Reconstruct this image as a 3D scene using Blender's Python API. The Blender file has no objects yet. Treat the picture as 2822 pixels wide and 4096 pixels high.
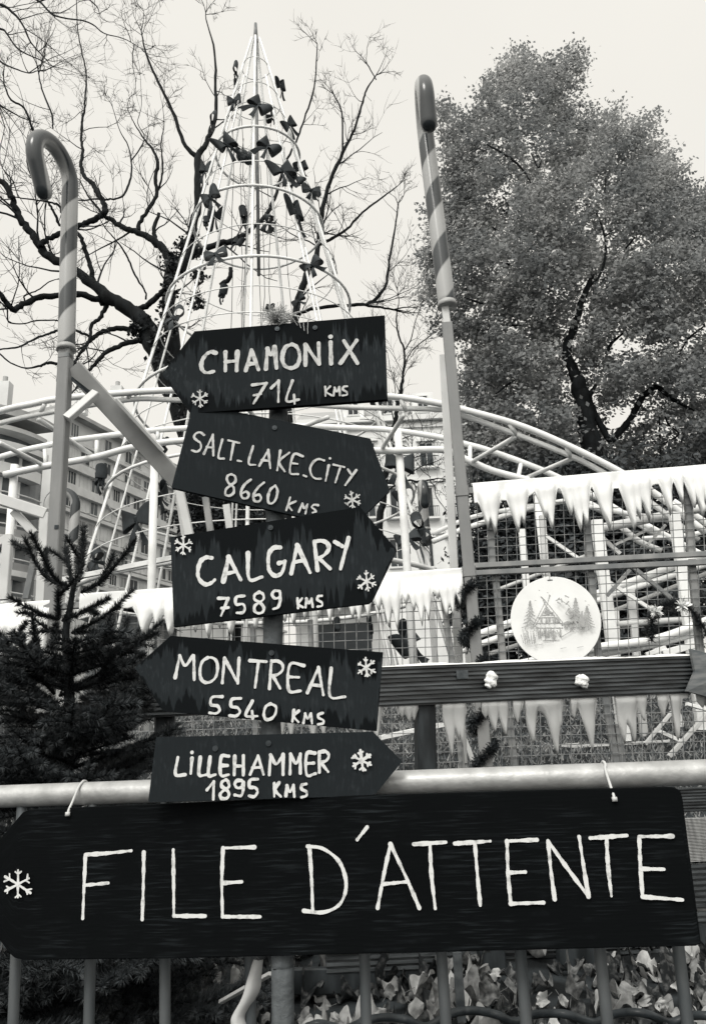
import bpy, math, random
from mathutils import Vector, Matrix
random.seed(7)
R = math.radians
scene = bpy.context.scene
COL = scene.collection

# ------------------------------------------------------------ camera
PITCH, ROLL, FPX, EYE = R(16.5), R(2.8), 3006.0, 1.15      # focal length in pixels of the 4096-high photograph
cam_d = bpy.data.cameras.new('camera')
cam_d.sensor_fit = 'VERTICAL'
cam_d.sensor_height = 36.0
cam_d.lens = 36.0 * FPX / 4096.0
cam_d.clip_start, cam_d.clip_end = 0.05, 3000
cam = bpy.data.objects.new('camera', cam_d)
COL.objects.link(cam)
scene.camera = cam
F3 = Vector((0, math.cos(PITCH), math.sin(PITCH)))
U0 = Vector((0, -math.sin(PITCH), math.cos(PITCH)))
R0 = Vector((1, 0, 0))
RX = math.cos(ROLL) * R0 - math.sin(ROLL) * U0
UX = math.sin(ROLL) * R0 + math.cos(ROLL) * U0
CAM = Vector((0, 0, EYE))
cam.matrix_world = Matrix(((RX.x, UX.x, -F3.x, 0), (RX.y, UX.y, -F3.y, 0), (RX.z, UX.z, -F3.z, EYE), (0, 0, 0, 1)))

# ------------------------------------------------------------ sky, sun, exposure
SUN_EL, SUN_AZ = R(48), R(200)          # veiled sun behind the photographer
world = bpy.data.worlds.new('World')
scene.world = world
world.use_nodes = True
wt = world.node_tree
for n in list(wt.nodes): wt.nodes.remove(n)
wo = wt.nodes.new('ShaderNodeOutputWorld')
bg = wt.nodes.new('ShaderNodeBackground')
sky = wt.nodes.new('ShaderNodeTexSky')
sky.sky_type = 'NISHITA'
sky.sun_disc = False
sky.sun_elevation = SUN_EL
sky.sun_rotation = SUN_AZ
bw = wt.nodes.new('ShaderNodeRGBToBW')
wt.links.new(sky.outputs[0], bw.inputs[0])
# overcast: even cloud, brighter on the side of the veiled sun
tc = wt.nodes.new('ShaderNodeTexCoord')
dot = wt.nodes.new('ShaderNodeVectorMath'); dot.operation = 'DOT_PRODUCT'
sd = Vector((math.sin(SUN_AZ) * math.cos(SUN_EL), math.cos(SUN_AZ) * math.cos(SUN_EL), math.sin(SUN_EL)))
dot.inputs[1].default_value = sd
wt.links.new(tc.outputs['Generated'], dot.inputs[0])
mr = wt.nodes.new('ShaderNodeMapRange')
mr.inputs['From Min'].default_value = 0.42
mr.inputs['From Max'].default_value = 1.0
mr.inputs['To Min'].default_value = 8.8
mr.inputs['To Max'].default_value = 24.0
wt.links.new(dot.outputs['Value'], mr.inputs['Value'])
nz = wt.nodes.new('ShaderNodeTexNoise'); nz.inputs['Scale'].default_value = 2.2; nz.inputs['Detail'].default_value = 4
wt.links.new(tc.outputs['Generated'], nz.inputs['Vector'])
nm = wt.nodes.new('ShaderNodeMapRange'); nm.inputs['From Min'].default_value = .3; nm.inputs['From Max'].default_value = .7
nm.inputs['To Min'].default_value = -.22; nm.inputs['To Max'].default_value = .22
wt.links.new(nz.outputs[0], nm.inputs['Value'])
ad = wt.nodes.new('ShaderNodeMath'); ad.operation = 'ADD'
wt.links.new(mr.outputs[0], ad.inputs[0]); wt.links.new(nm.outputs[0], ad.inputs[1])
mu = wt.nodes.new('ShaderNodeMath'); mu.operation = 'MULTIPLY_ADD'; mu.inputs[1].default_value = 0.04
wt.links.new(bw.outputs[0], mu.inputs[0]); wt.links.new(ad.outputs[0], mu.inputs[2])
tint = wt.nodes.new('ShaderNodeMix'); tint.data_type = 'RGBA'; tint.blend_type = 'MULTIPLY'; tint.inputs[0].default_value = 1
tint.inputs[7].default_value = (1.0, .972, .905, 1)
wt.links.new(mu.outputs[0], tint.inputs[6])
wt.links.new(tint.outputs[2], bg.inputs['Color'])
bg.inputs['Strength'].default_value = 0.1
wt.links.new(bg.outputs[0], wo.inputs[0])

sun_d = bpy.data.lights.new('sun', 'SUN')
sun_d.energy = 1.5
sun_d.angle = R(18)
sun_d.color = (1, .975, .93)
sun = bpy.data.objects.new('sun', sun_d)
COL.objects.link(sun)
sun.rotation_euler = (-sd).to_track_quat('-Z', 'Y').to_euler()
sun.location = (0, -5, 12)

vs = scene.view_settings
vs.view_transform = 'Standard'; vs.look = 'None'; vs.exposure = 0.0; vs.gamma = 1.0
vs.use_curve_mapping = False
scene.cycles.max_bounces = 6
scene.cycles.transparent_max_bounces = 16

# ------------------------------------------------------------ helpers
def ray(px, py):
    return (F3 + RX * ((px - 1411) / FPX) + UX * ((2048 - py) / FPX))

def P(px, py, Y):
    "the point seen at photo pixel (px,py) at distance Y in front of the camera"
    d = ray(px, py)
    return CAM + d * (Y / d.y)

def PL(px, py, q, n):
    "the point seen at a photo pixel on the plane through q with normal n"
    d = ray(px, py)
    return CAM + d * ((q - CAM).dot(n) / d.dot(n))

def crop(x0, y0, s):
    return lambda x, y: (x0 + x / s, y0 + y / s)

def lerp(a, b, t): return a + (b - a) * t

def catmull(pts, n=6, closed=False):
    "smooth curve through points; tuples may carry extra numbers such as a radius"
    pts = [tuple(p) for p in pts]
    if len(pts) < 3: 
        if len(pts) == 2 and n > 1:
            return [tuple(lerp(a, b, i / n) for a, b in zip(*pts)) for i in range(n + 1)]
        return pts
    out = []
    m = len(pts)
    for i in range(m - 1):
        p1, p2 = pts[i], pts[i + 1]
        p0 = pts[i - 1] if i else tuple(2 * a - b for a, b in zip(p1, p2))
        p3 = pts[i + 2] if i + 2 < m else tuple(2 * b - a for a, b in zip(p1, p2))
        for k in range(n):
            t = k / n
            out.append(tuple(.5 * (2 * b + (c - a) * t + (2 * a - 5 * b + 4 * c - d) * t * t + (3 * b - a - 3 * c + d) * t ** 3)
                             for a, b, c, d in zip(p0, p1, p2, p3)))
    out.append(pts[-1])
    return out

ORG = {}
def tag(o, label=None, cat=None, group=None, kind=None):
    if label: o['label'] = label
    if cat: o['category'] = cat
    if group: o['group'] = group
    if kind: o['kind'] = kind
    return o

def thing(name, loc, label, cat, group=None):
    o = bpy.data.objects.new(name, None)
    COL.objects.link(o)
    o.location = loc
    o.empty_display_size = .1
    ORG[o] = Vector(loc)
    return tag(o, label, cat, group)

class MB:
    "collects shapes for one mesh object, in world coordinates"
    def __init__(s): s.v = []; s.f = []; s.uv = None; s.col = None
    def add(s, vs, fs):
        b = len(s.v)
        s.v.extend([tuple(p) for p in vs]); s.f.extend([tuple(i + b for i in f) for f in fs])
    def box(s, c, ax, ay, az):
        "box with centre and three half-axis vectors"
        c, ax, ay, az = Vector(c), Vector(ax), Vector(ay), Vector(az)
        vs = [c + ax * i + ay * j + az * k for k in (-1, 1) for j in (-1, 1) for i in (-1, 1)]
        s.add(vs, [(0, 2, 3, 1), (4, 5, 7, 6), (0, 1, 5, 4), (2, 6, 7, 3), (0, 4, 6, 2), (1, 3, 7, 5)])
    def abox(s, x0, x1, y0, y1, z0, z1):
        s.box(((x0 + x1) / 2, (y0 + y1) / 2, (z0 + z1) / 2), ((x1 - x0) / 2, 0, 0), (0, (y1 - y0) / 2, 0), (0, 0, (z1 - z0) / 2))
    def beam(s, a, b, w, h, side=Vector((1, 0, 0)), bev=0.0):
        "square-section bar from a to b; w along side, h across; slightly bevelled corners"
        a, b = Vector(a), Vector(b)
        d = (b - a).normalized()
        u = (side - d * side.dot(d)).normalized()
        v = d.cross(u)
        e = bev if bev else min(w, h) * .09
        pr = []
        for sx, sy in ((1, 1), (-1, 1), (-1, -1), (1, -1)):
            c1 = (sx * (w / 2 - e), sy * h / 2); c2 = (sx * w / 2, sy * (h / 2 - e))
            pr += [c2, c1] if sx * sy > 0 else [c1, c2]
        n = len(pr)
        vs = [p + u * x + v * y for p in (a, b) for x, y in pr]
        fs = [(i, (i + 1) % n, n + (i + 1) % n, n + i) for i in range(n)]
        fs += [tuple(range(n))[::-1], tuple(range(n, 2 * n))]
        s.add(vs, fs)
    def tube(s, pts, rad, n=8, cap=True):
        pts = [Vector(p) for p in pts]
        rads = rad if isinstance(rad, (list, tuple)) else [rad] * len(pts)
        m = len(pts)
        if m < 2: return
        d0 = (pts[1] - pts[0]).normalized()
        u = d0.orthogonal().normalized()
        vs = []
        for i, p in enumerate(pts):
            d = (pts[min(i + 1, m - 1)] - pts[max(i - 1, 0)])
            if d.length < 1e-9: d = d0
            d = d.normalized()
            u = (u - d * u.dot(d))
            u = u.normalized() if u.length > 1e-6 else d.orthogonal().normalized()
            v = d.cross(u)
            for k in range(n):
                a = 2 * math.pi * k / n
                vs.append(p + (u * math.cos(a) + v * math.sin(a)) * rads[i])
        fs = [(i * n + k, i * n + (k + 1) % n, (i + 1) * n + (k + 1) % n, (i + 1) * n + k) for i in range(m - 1) for k in range(n)]
        if cap: fs += [tuple(range(n))[::-1], tuple(range((m - 1) * n, m * n))]
        s.add(vs, fs)
    def slab(s, poly, nrm, th):
        "flat polygon (3-D points) given thickness th away along -nrm"
        nrm = Vector(nrm).normalized()
        n = len(poly)
        vs = [Vector(p) for p in poly] + [Vector(p) - nrm * th for p in poly]
        fs = [tuple(range(n)), tuple(range(n, 2 * n))[::-1]]
        fs += [(i, n + i, n + (i + 1) % n, (i + 1) % n) for i in range(n)]
        s.add(vs, fs)
    def ball(s, c, r, nu=10, nv=7, f=None):
        vs = []; c = Vector(c)
        for j in range(nv + 1):
            t = math.pi * j / nv
            for i in range(nu):
                p = 2 * math.pi * i / nu
                d = Vector((math.sin(t) * math.cos(p), math.sin(t) * math.sin(p), math.cos(t)))
                k = f(d) if f else 1
                vs.append(c + d * (r * k))
        fs = [(j * nu + i, (j + 1) * nu + i, (j + 1) * nu + (i + 1) % nu, j * nu + (i + 1) % nu) for j in range(nv) for i in range(nu)]
        s.add(vs, fs)
    def build(s, name, mat, parent=None, smooth=False, bevel=0.0, recalc=False):
        me = bpy.data.meshes.new(name)
        off = Vector((0, 0, 0))
        if parent is not None:
            off = ORG[parent]
            vv = [(p[0] - off.x, p[1] - off.y, p[2] - off.z) for p in s.v]
        else:
            vv = s.v
        me.from_pydata(vv, [], s.f)
        if s.uv:
            lay = me.uv_layers.new(name='UVMap')
            for i, uv in enumerate(s.uv): lay.data[i].uv = uv
        if s.col:
            at = me.attributes.new('tone', 'FLOAT', 'FACE')
            at.data.foreach_set('value', s.col)
        if recalc:
            import bmesh
            b = bmesh.new(); b.from_mesh(me); bmesh.ops.recalc_face_normals(b, faces=b.faces); b.to_mesh(me); b.free()
        if smooth:
            me.polygons.foreach_set('use_smooth', [True] * len(me.polygons))
        me.materials.append(mat)
        o = bpy.data.objects.new(name, me)
        COL.objects.link(o)
        if parent is not None: o.parent = parent
        ORG[o] = off
        if bevel:
            bv = o.modifiers.new('bevel', 'BEVEL'); bv.width = bevel; bv.segments = 2; bv.limit_method = 'ANGLE'; bv.angle_limit = R(50)
        return o

def solo(mb, name, mat, label, cat, group=None, **k):
    "a thing that is a single mesh, with its origin at its base"
    c = mb.v
    lo = min(p[2] for p in c)
    off = Vector((sum(p[0] for p in c) / len(c), sum(p[1] for p in c) / len(c), lo))
    mb.v = [(p[0] - off.x, p[1] - off.y, p[2] - off.z) for p in c]
    o = mb.build(name, mat, None, **k)
    o.location = off
    ORG[o] = off
    return tag(o, label, cat, group)

# ------------------------------------------------------------ materials (toned black-and-white print: cool darks, warm lights)
def tone(v, a=1.0):
    t = min(1, max(0, (v - .008) / .2))
    return (v * lerp(.82, .985, t), v, v * lerp(1.13, 1.0, t), a)

def mat(name, v, rough=.6, v2=None, scale=8.0, detail=5.0, stretch=(1, 1, 1), lo=.35, hi=.65, metal=0.0, spec=.22, bump=0.0, bscale=40.0,
        coord='Object', transl=0.0):
    m = bpy.data.materials.new(name)
    m.use_nodes = True
    nt = m.node_tree
    b = nt.nodes['Principled BSDF']
    b.inputs['Roughness'].default_value = rough
    b.inputs['Metallic'].default_value = metal
    b.inputs['Specular IOR Level'].default_value = spec
    b.inputs['Base Color'].default_value = tone(v)
    tcn = nt.nodes.new('ShaderNodeTexCoord')
    if v2 is not None:
        mp = nt.nodes.new('ShaderNodeMapping'); mp.inputs['Scale'].default_value = stretch
        nt.links.new(tcn.outputs[coord], mp.inputs[0])
        n = nt.nodes.new('ShaderNodeTexNoise'); n.inputs['Scale'].default_value = scale; n.inputs['Detail'].default_value = detail
        nt.links.new(mp.outputs[0], n.inputs['Vector'])
        r = nt.nodes.new('ShaderNodeValToRGB')
        r.color_ramp.elements[0].position = lo; r.color_ramp.elements[0].color = tone(v)
        r.color_ramp.elements[1].position = hi; r.color_ramp.elements[1].color = tone(v2)
        nt.links.new(n.outputs[0], r.inputs[0])
        nt.links.new(r.outputs[0], b.inputs['Base Color'])
    if bump:
        n2 = nt.nodes.new('ShaderNodeTexNoise'); n2.inputs['Scale'].default_value = bscale; n2.inputs['Detail'].default_value = 4
        nt.links.new(tcn.outputs[coord], n2.inputs['Vector'])
        bp = nt.nodes.new('ShaderNodeBump'); bp.inputs['Strength'].default_value = bump; bp.inputs['Distance'].default_value = .01
        nt.links.new(n2.outputs[0], bp.inputs['Height'])
        nt.links.new(bp.outputs[0], b.inputs['Normal'])
    if transl:
        tr = nt.nodes.new('ShaderNodeBsdfTranslucent')
        tr.inputs[0].default_value = tone(max(v, v2 or 0))
        if v2 is not None: nt.links.new(r.outputs[0], tr.inputs[0])
        mx = nt.nodes.new('ShaderNodeMixShader'); mx.inputs[0].default_value = transl
        out = nt.nodes['Material Output']
        nt.links.new(b.outputs[0], mx.inputs[1]); nt.links.new(tr.outputs[0], mx.inputs[2]); nt.links.new(mx.outputs[0], out.inputs[0])
    return m

def mat_tone(name, v, v2, rough=.6, transl=0.0, mottle=0.0, spec=.3):
    "colour chosen per face by its 'tone' attribute (leaf to leaf variation)"
    m = bpy.data.materials.new(name); m.use_nodes = True
    nt = m.node_tree; b = nt.nodes['Principled BSDF']; b.inputs['Roughness'].default_value = rough
    b.inputs['Specular IOR Level'].default_value = spec
    a = nt.nodes.new('ShaderNodeAttribute'); a.attribute_name = 'tone'
    r = nt.nodes.new('ShaderNodeValToRGB')
    r.color_ramp.elements[0].color = tone(v); r.color_ramp.elements[1].color = tone(v2)
    src = a.outputs['Fac']
    if mottle:
        tcn = nt.nodes.new('ShaderNodeTexCoord'); n = nt.nodes.new('ShaderNodeTexNoise'); n.inputs['Scale'].default_value = 55; n.inputs['Detail'].default_value = 6
        nt.links.new(tcn.outputs['Object'], n.inputs['Vector'])
        q = nt.nodes.new('ShaderNodeMath'); q.operation = 'MULTIPLY_ADD'; q.inputs[1].default_value = mottle; q.inputs[2].default_value = -mottle * .5
        nt.links.new(n.outputs[0], q.inputs[0])
        ad = nt.nodes.new('ShaderNodeMath'); ad.operation = 'ADD'; nt.links.new(src, ad.inputs[0]); nt.links.new(q.outputs[0], ad.inputs[1]); src = ad.outputs[0]
    nt.links.new(src, r.inputs[0])
    nt.links.new(r.outputs[0], b.inputs['Base Color'])
    if transl:
        tr = nt.nodes.new('ShaderNodeBsdfTranslucent'); nt.links.new(r.outputs[0], tr.inputs[0])
        mx = nt.nodes.new('ShaderNodeMixShader'); mx.inputs[0].default_value = transl
        out = nt.nodes['Material Output']
        nt.links.new(b.outputs[0], mx.inputs[1]); nt.links.new(tr.outputs[0], mx.inputs[2]); nt.links.new(mx.outputs[0], out.inputs[0])
    return m

def mat_board(name, base, dark, light, drip=.55, horiz=False):
    "dark painted board: streaked wear, and drips running down from the top edge (UV: v=1 is the top edge)"
    m = bpy.data.materials.new(name); m.use_nodes = True
    nt = m.node_tree; N = nt.nodes; L = nt.links
    b = N['Principled BSDF']; b.inputs['Roughness'].default_value = .85; b.inputs['Specular IOR Level'].default_value = .04
    uv = N.new('ShaderNodeUVMap')
    def noise(sx, sy, sc, det=5):
        mp = N.new('ShaderNodeMapping'); mp.inputs['Scale'].default_value = (sx, sy, 1)
        L.new(uv.outputs[0], mp.inputs[0])
        n = N.new('ShaderNodeTexNoise'); n.inputs['Scale'].default_value = sc; n.inputs['Detail'].default_value = det
        L.new(mp.outputs[0], n.inputs['Vector'])
        return n.outputs[0]
    def ramp(f, p0, p1, c0, c1):
        r = N.new('ShaderNodeValToRGB')
        r.color_ramp.elements[0].position = p0; r.color_ramp.elements[1].position = p1
        r.color_ramp.elements[0].color = c0; r.color_ramp.elements[1].color = c1
        L.new(f, r.inputs[0]); return r.outputs[0]
    W, K = (1, 1, 1, 1), (0, 0, 0, 1)
    st = noise(6, 60, 1.0, 8) if horiz else noise(70, 5, 1.0, 8)
    wear = ramp(st, .5, .72, tone(base), tone(light))
    cl = noise(3, 2, 1.3, 5)
    mixA = N.new('ShaderNodeMix'); mixA.data_type = 'RGBA'
    L.new(ramp(cl, .42, .62, K, W), mixA.inputs[0]); mixA.inputs[6].default_value = tone(base); L.new(wear, mixA.inputs[7])
    sep = N.new('ShaderNodeSeparateXYZ'); L.new(uv.outputs[0], sep.inputs[0])
    ln = noise(5, .3, 1.0, 2)
    dn0 = noise(48, .5, 1.0, 4)
    # drip where noise + v is high (top edge) ; and a soaked fringe along the bottom
    def math_(op, a, bb):
        q = N.new('ShaderNodeMath'); q.operation = op
        for i, x in enumerate((a, bb)):
            if isinstance(x, (int, float)): q.inputs[i].default_value = x
            else: L.new(x, q.inputs[i])
        return q.outputs[0]
    dn = math_('ADD', math_('MULTIPLY', dn0, .55), math_('MULTIPLY', ln, .62))
    top = math_('ADD', math_('MULTIPLY', sep.outputs[1], .55), math_('MULTIPLY', dn, 1.0))
    bot = math_('ADD', math_('MULTIPLY', math_('SUBTRACT', 1.0, sep.outputs[1]), .62), math_('MULTIPLY', math_('ADD', math_('MULTIPLY', noise(38, .5, 1.0, 3), .6), math_('MULTIPLY', noise(4, .3, 1.7, 2), .45)), .85))
    both = math_('MAXIMUM', top, bot)
    mixB = N.new('ShaderNodeMix'); mixB.data_type = 'RGBA'
    L.new(ramp(both, 1.485 - drip, 1.63 - drip, K, W), mixB.inputs[0]); L.new(mixA.outputs[2], mixB.inputs[6]); mixB.inputs[7].default_value = tone(dark)
    if horiz:
        L.new(mixA.outputs[2], b.inputs['Base Color'])
    else:
        L.new(mixB.outputs[2], b.inputs['Base Color'])
    bp = N.new('ShaderNodeBump'); bp.inputs['Strength'].default_value = .25; bp.inputs['Distance'].default_value = .002
    L.new(st, bp.inputs['Height']); L.new(bp.outputs[0], b.inputs['Normal'])
    return m

M = {}
M['board'] = mat_board('dark slate paint', .022, .008, .046, .512)
M['board_smooth'] = mat_board('even slate paint', .020, .006, .036, .485)
M['board_worn'] = mat_board('worn slate paint', .021, .008, .062, .52)
M['blackboard'] = mat_board('black stained wood', .0042, .002, .021, .5, True)
M['paint'] = mat('cream lettering paint', .36, .7, .66, 110, 6, (1, 1, 1), .26, .46)
M['paint_grey'] = mat('weathered lettering paint', .30, .75, .53, 110, 6, (1, 1, 1), .28, .5)
M['galv'] = mat('galvanised steel', .30, .42, .46, 34, 9, (1, 1, 1), .3, .7, .3, .5, .1, 120)
M['bar'] = mat('dull barrier steel', .08, .5, .15, 18, 5, (1, 1, .3), metal=.3)
M['post'] = mat('weathered wooden post', .035, .8, .12, 9, 6, (3, 3, .5), bump=.5, bscale=60)
M['white'] = mat('white painted steel', .80, .35, .52, 4.5, 8, (1, 1, 1), .48, .85)
M['cream'] = mat('cream painted steel', .60, .4, .52, 5, 6)
M['grey'] = mat('grey painted steel', .25, .5, .19, 5, 6, (2, 2, .4), bump=.08)
M['grey2'] = mat('dull galvanised tube', .16, .5, .27, 9, 6, (1, 1, .5), metal=.2)
M['wire'] = mat('fence wire', .12, .5, .26, 30, 3)
M['snow'] = mat('moulded white plastic snow', .84, .5, .74, 5, 4)
M['ice'] = mat('grey translucent plastic icicle', .62, .3, .5, 5, 3, transl=.35)
M['deck'] = mat('wet grooved deck board', .010, .4, .11, 4, 7, (1.2, 6, 14), .35, .75, spec=.5)  # pale streaks partly paint in the sky's glint along the ridges
M['deck_l'] = mat('pale grooved deck board', .22, .7, .4, 6, 6, (14, 3, 1.5))
M['woodpost'] = mat('wet timber post', .012, .5, .06, 5, 5, (3, 3, .6), .4, .7)
M['bark'] = mat('dark wet bark', .004, .9, .014, 6, 6, (2, 2, .6), bump=.6, bscale=18)
M['twig'] = mat('thin bare twig', .010, .8, .022, 6, 3)
M['bow'] = mat('dark cloth ribbon', .016, .7, .045, 6, 4)
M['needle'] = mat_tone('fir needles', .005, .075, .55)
M['firbark'] = mat('fir bark', .006, .9, .016, 14, 5)
M['leaf'] = mat_tone('autumn tree leaves', .12, .46, .65, .42)
M['hedge'] = mat_tone('evergreen leaves', .008, .06, .6, .1)
M['ivy'] = mat_tone('ivy leaves', .008, .03, .5)
M['dead'] = mat_tone('fallen leaves', .012, .5, .75, .1, .9)
M['soil'] = mat('wet soil', .008, .9, .05, 9, 8, (1, 1, 1), .4, .75, bump=.8, bscale=25)
M['grass'] = mat_tone('grass blades', .10, .36, .7, .2)
M['rubber'] = mat('black rubber hose', .02, .35, .04, 20, 3)
M['straw'] = mat('dry straw tuft', .42, .8, .6, 20, 3)
M['cotton'] = mat('cotton wool', .88, .9, .8, 25, 4, bump=.8, bscale=60)
M['wood'] = mat('grey weathered wood', .09, .8, .18, 6, 5, (2, 1, 9))
M['wall_l'] = mat('pale apartment render', .66, .8, .54, .25, 6)
M['wall_r'] = mat('pale stone facade', .74, .8, .6, .5, 6)
M['conc'] = mat('pale concrete', .6, .8, .5, .8, 5)
M['roof'] = mat('dull zinc roof', .3, .5, .38, .6, 4)
M['glass'] = mat('dark window pane', .02, .12, .05, .4, 2)
M['shade'] = mat('grey balcony panel', .2, .3, .28, .5, 3)
M['ink'] = mat('engraved grey lines', .32, .8, .42, 40)
M['tinsel'] = mat_tone('tinsel garland', .012, .07, .4, spec=.6)
M['screw'] = mat('dark screw', .03, .4, .06, 50, metal=.5)
M['tie'] = mat('white plastic strap', .45, .4, .55, 12)
M['plate'] = mat('dull metal plate', .05, .5, .12, 30, metal=.3)
M['stripe'] = None
def mat_stripe(name):
    m = bpy.data.materials.new(name); m.use_nodes = True
    nt = m.node_tree; N = nt.nodes; L = nt.links; b = N['Principled BSDF']
    b.inputs['Roughness'].default_value = .22
    uv = N.new('ShaderNodeUVMap'); sep = N.new('ShaderNodeSeparateXYZ'); L.new(uv.outputs[0], sep.inputs[0])
    ad = N.new('ShaderNodeMath'); ad.operation = 'ADD'; L.new(sep.outputs[0], ad.inputs[0]); L.new(sep.outputs[1], ad.inputs[1])
    fr = N.new('ShaderNodeMath'); fr.operation = 'FRACT'; L.new(ad.outputs[0], fr.inputs[0])
    r = N.new('ShaderNodeValToRGB'); cr = r.color_ramp
    cr.elements[0].position = 0; cr.elements[0].color = tone(.028)
    e = cr.elements.new(.42); e.color = tone(.04)
    e = cr.elements.new(.46); e.color = tone(.33)
    e = cr.elements.new(.94); e.color = tone(.37)
    cr.elements[-1].position = .985; cr.elements[-1].color = tone(.028)
    L.new(fr.outputs[0], r.inputs[0]); L.new(r.outputs[0], b.inputs['Base Color'])
    return m
M['stripe'] = mat_stripe('striped glossy plastic')
Z = Vector((0, 0, 1))
# ------------------------------------------------------------ ground
def ground_z(x, y):
    pts = [(-60, 0), (1.42, 0), (1.5, .36), (2.75, .39), (3.3, .62), (4.2, .86), (7, 1.28), (9.5, 1.5), (12, 1.6), (3000, 1.6)]
    for (a, za), (b, zb) in zip(pts, pts[1:]):
        if y <= b:
            z = lerp(za, zb, (y - a) / (b - a)); break
    if 1.5 < y < 14: z += .02 * math.sin(x * 3.1 + y * 2.3) + .012 * math.sin(x * 7.7 - y * 5.1)
    return z
def ground_sheet():
    xs = [-2500, -600, -150, -40, -15] + [-8 + .25 * i for i in range(65)] + [9, 15, 40, 150, 600, 2500]
    ys = [-60, -5, 0, 1.0, 1.42, 1.5] + [1.6 + .12 * i for i in range(46)] + [7.5, 8, 9, 10, 12, 14, 20, 40, 120, 500, 2800]
    m = MB(); n = len(xs)
    vs = [(x, y, ground_z(x, y)) for y in ys for x in xs]
    m.add(vs, [(j * n + i, j * n + i + 1, (j + 1) * n + i + 1, (j + 1) * n + i) for j in range(len(ys) - 1) for i in range(n - 1)])
    o = m.build('ground', M['soil'], smooth=True)
    tag(o, kind='structure')
ground_sheet()

# grass on the bank behind the mesh fence
def grass():
    m = MB(); col = []
    rnd = random.Random(3)
    for i in range(34000):
        y = 3.2 + 6.3 * rnd.random() ** 1.3
        x = rnd.uniform(-.45, .62) * y
        z = ground_z(x, y)
        h = rnd.uniform(.015, .045); a = rnd.uniform(0, 6.28); w = .0045 + .0008 * y
        dx, dy = math.cos(a) * w, math.sin(a) * w
        lx, ly = rnd.uniform(-.04, .04), rnd.uniform(-.04, .04)
        m.add([(x - dx, y - dy, z - .01), (x + dx, y + dy, z - .01), (x + lx, y + ly, z + h)], [(0, 1, 2)])
        col.append(rnd.random())
    m.col = col
    tag(m.build('grass', M['grass']), 'short trampled grass on the bank behind the mesh fence', 'grass', kind='stuff')
grass()
# ------------------------------------------------------------ barrier plane and hand-painted signs
BQ = Vector((0, 1.29, 1.1)); BN = Vector((-.147, -1, 0)).normalized()        # crowd barrier plane, normal to the camera side

def parse(txt):
    return [[tuple(float(a) for a in p.split(',')) for p in st.split()] for st in txt.replace('\n', ' ').split(';') if st.strip()]

class Paint:
    "flat brush strokes a hair proud of the board; every stroke sits on its own level"
    def __init__(s): s.m = MB(); s.lv = 0.0006
    def stroke(s, pts, n, w, rnd, wob=.09):
        pts = catmull([tuple(p) for p in pts], 7)
        q = [Vector(p) for p in pts]
        # resample
        out = [q[0]]; step = w * .45
        for a, b in zip(q, q[1:]):
            L = (b - a).length; k = max(1, int(L / step))
            out += [a.lerp(b, (i + 1) / k) for i in range(k)]
        q = out
        lv = s.lv
        left, right = [], []
        d = (q[1] - q[0]).normalized()
        m = len(q)
        ph = rnd.uniform(0, 9)
        cum = 0
        for i, p in enumerate(q):
            dd = q[min(i + 1, m - 1)] - q[max(i - 1, 0)]
            if dd.length > 1e-9: d = dd.normalized()
            t = d.cross(n)
            k = w / 2 * (1 + wob * math.sin(i * .9 + ph) + wob * .8 * rnd.uniform(-1, 1) + .15 * math.sin(i * .23 + ph * 2) - .22 * (i / m) + .06)
            o = n * (lv + .000004 * i)
            left.append(p + t * k + o); right.append(p - t * k + o)
        # round ends
        def cap(c, d, t, k, o):
            return [c + o + d * (k * math.sin(a)) + t * (k * math.cos(a)) for a in (math.pi * j / 6 for j in range(1, 6))]
        d1 = (q[-1] - q[-2]).normalized(); d0 = (q[0] - q[1]).normalized()
        vs = left + right
        fs = [(i, m + i, m + i + 1, i + 1) for i in range(m - 1)]
        s.m.add(vs, fs)
        for c, dd, a, b in ((q[-1], d1, left[-1], right[-1]), (q[0], d0, right[0], left[0])):
            mid = (a + b) / 2; t = (a - b) / 2; k = t.length; t.normalize()
            ring = [a] + [mid + dd * (k * math.sin(x)) + t * (k * math.cos(x)) for x in (math.pi * j / 6 for j in range(1, 6))] + [b]
            s.m.add(ring, [tuple(range(len(ring)))])
        s.lv += .00004 + .000004 * m
    def dot(s, c, n, w):
        u = n.orthogonal().normalized(); v = n.cross(u)
        ring = [c + n * s.lv + (u * math.cos(x) + v * math.sin(x)) * (w / 2) for x in (math.pi * j / 7 for j in range(14))]
        s.m.add(ring, [tuple(range(14))]); s.lv += .00004

def snowflake(pn, conv, c, r, w, n, scale, rnd, rot=0, bold=1.0, cut=None):
    cx, cy = c
    for k in range(6):
        a = rot + math.pi / 3 * k + rnd.uniform(-.08, .08) + math.pi / 2
        e = (cx + r * math.cos(a) * (rr := rnd.uniform(.84, 1.1)), cy - r * math.sin(a) * rr)
        if cut and e[1] > cut: e = (e[0], cut)
        pn.stroke([conv(cx, cy), conv(*e)], n, w * scale, rnd)
        for sg in (-1, 1):
            a2 = a + sg * rnd.uniform(.65, 1.1)
            b = (cx + r * (q6 := rnd.uniform(.58, .74)) * math.cos(a), cy - r * q6 * math.sin(a))
            f = (b[0] + r * (q3 := rnd.uniform(.22, .38)) * math.cos(a2), b[1] - r * q3 * math.sin(a2))
            if cut and (f[1] > cut or b[1] > cut): continue
            pn.stroke([conv(*b), conv(*f)], n, w * scale * .8, rnd)

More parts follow.
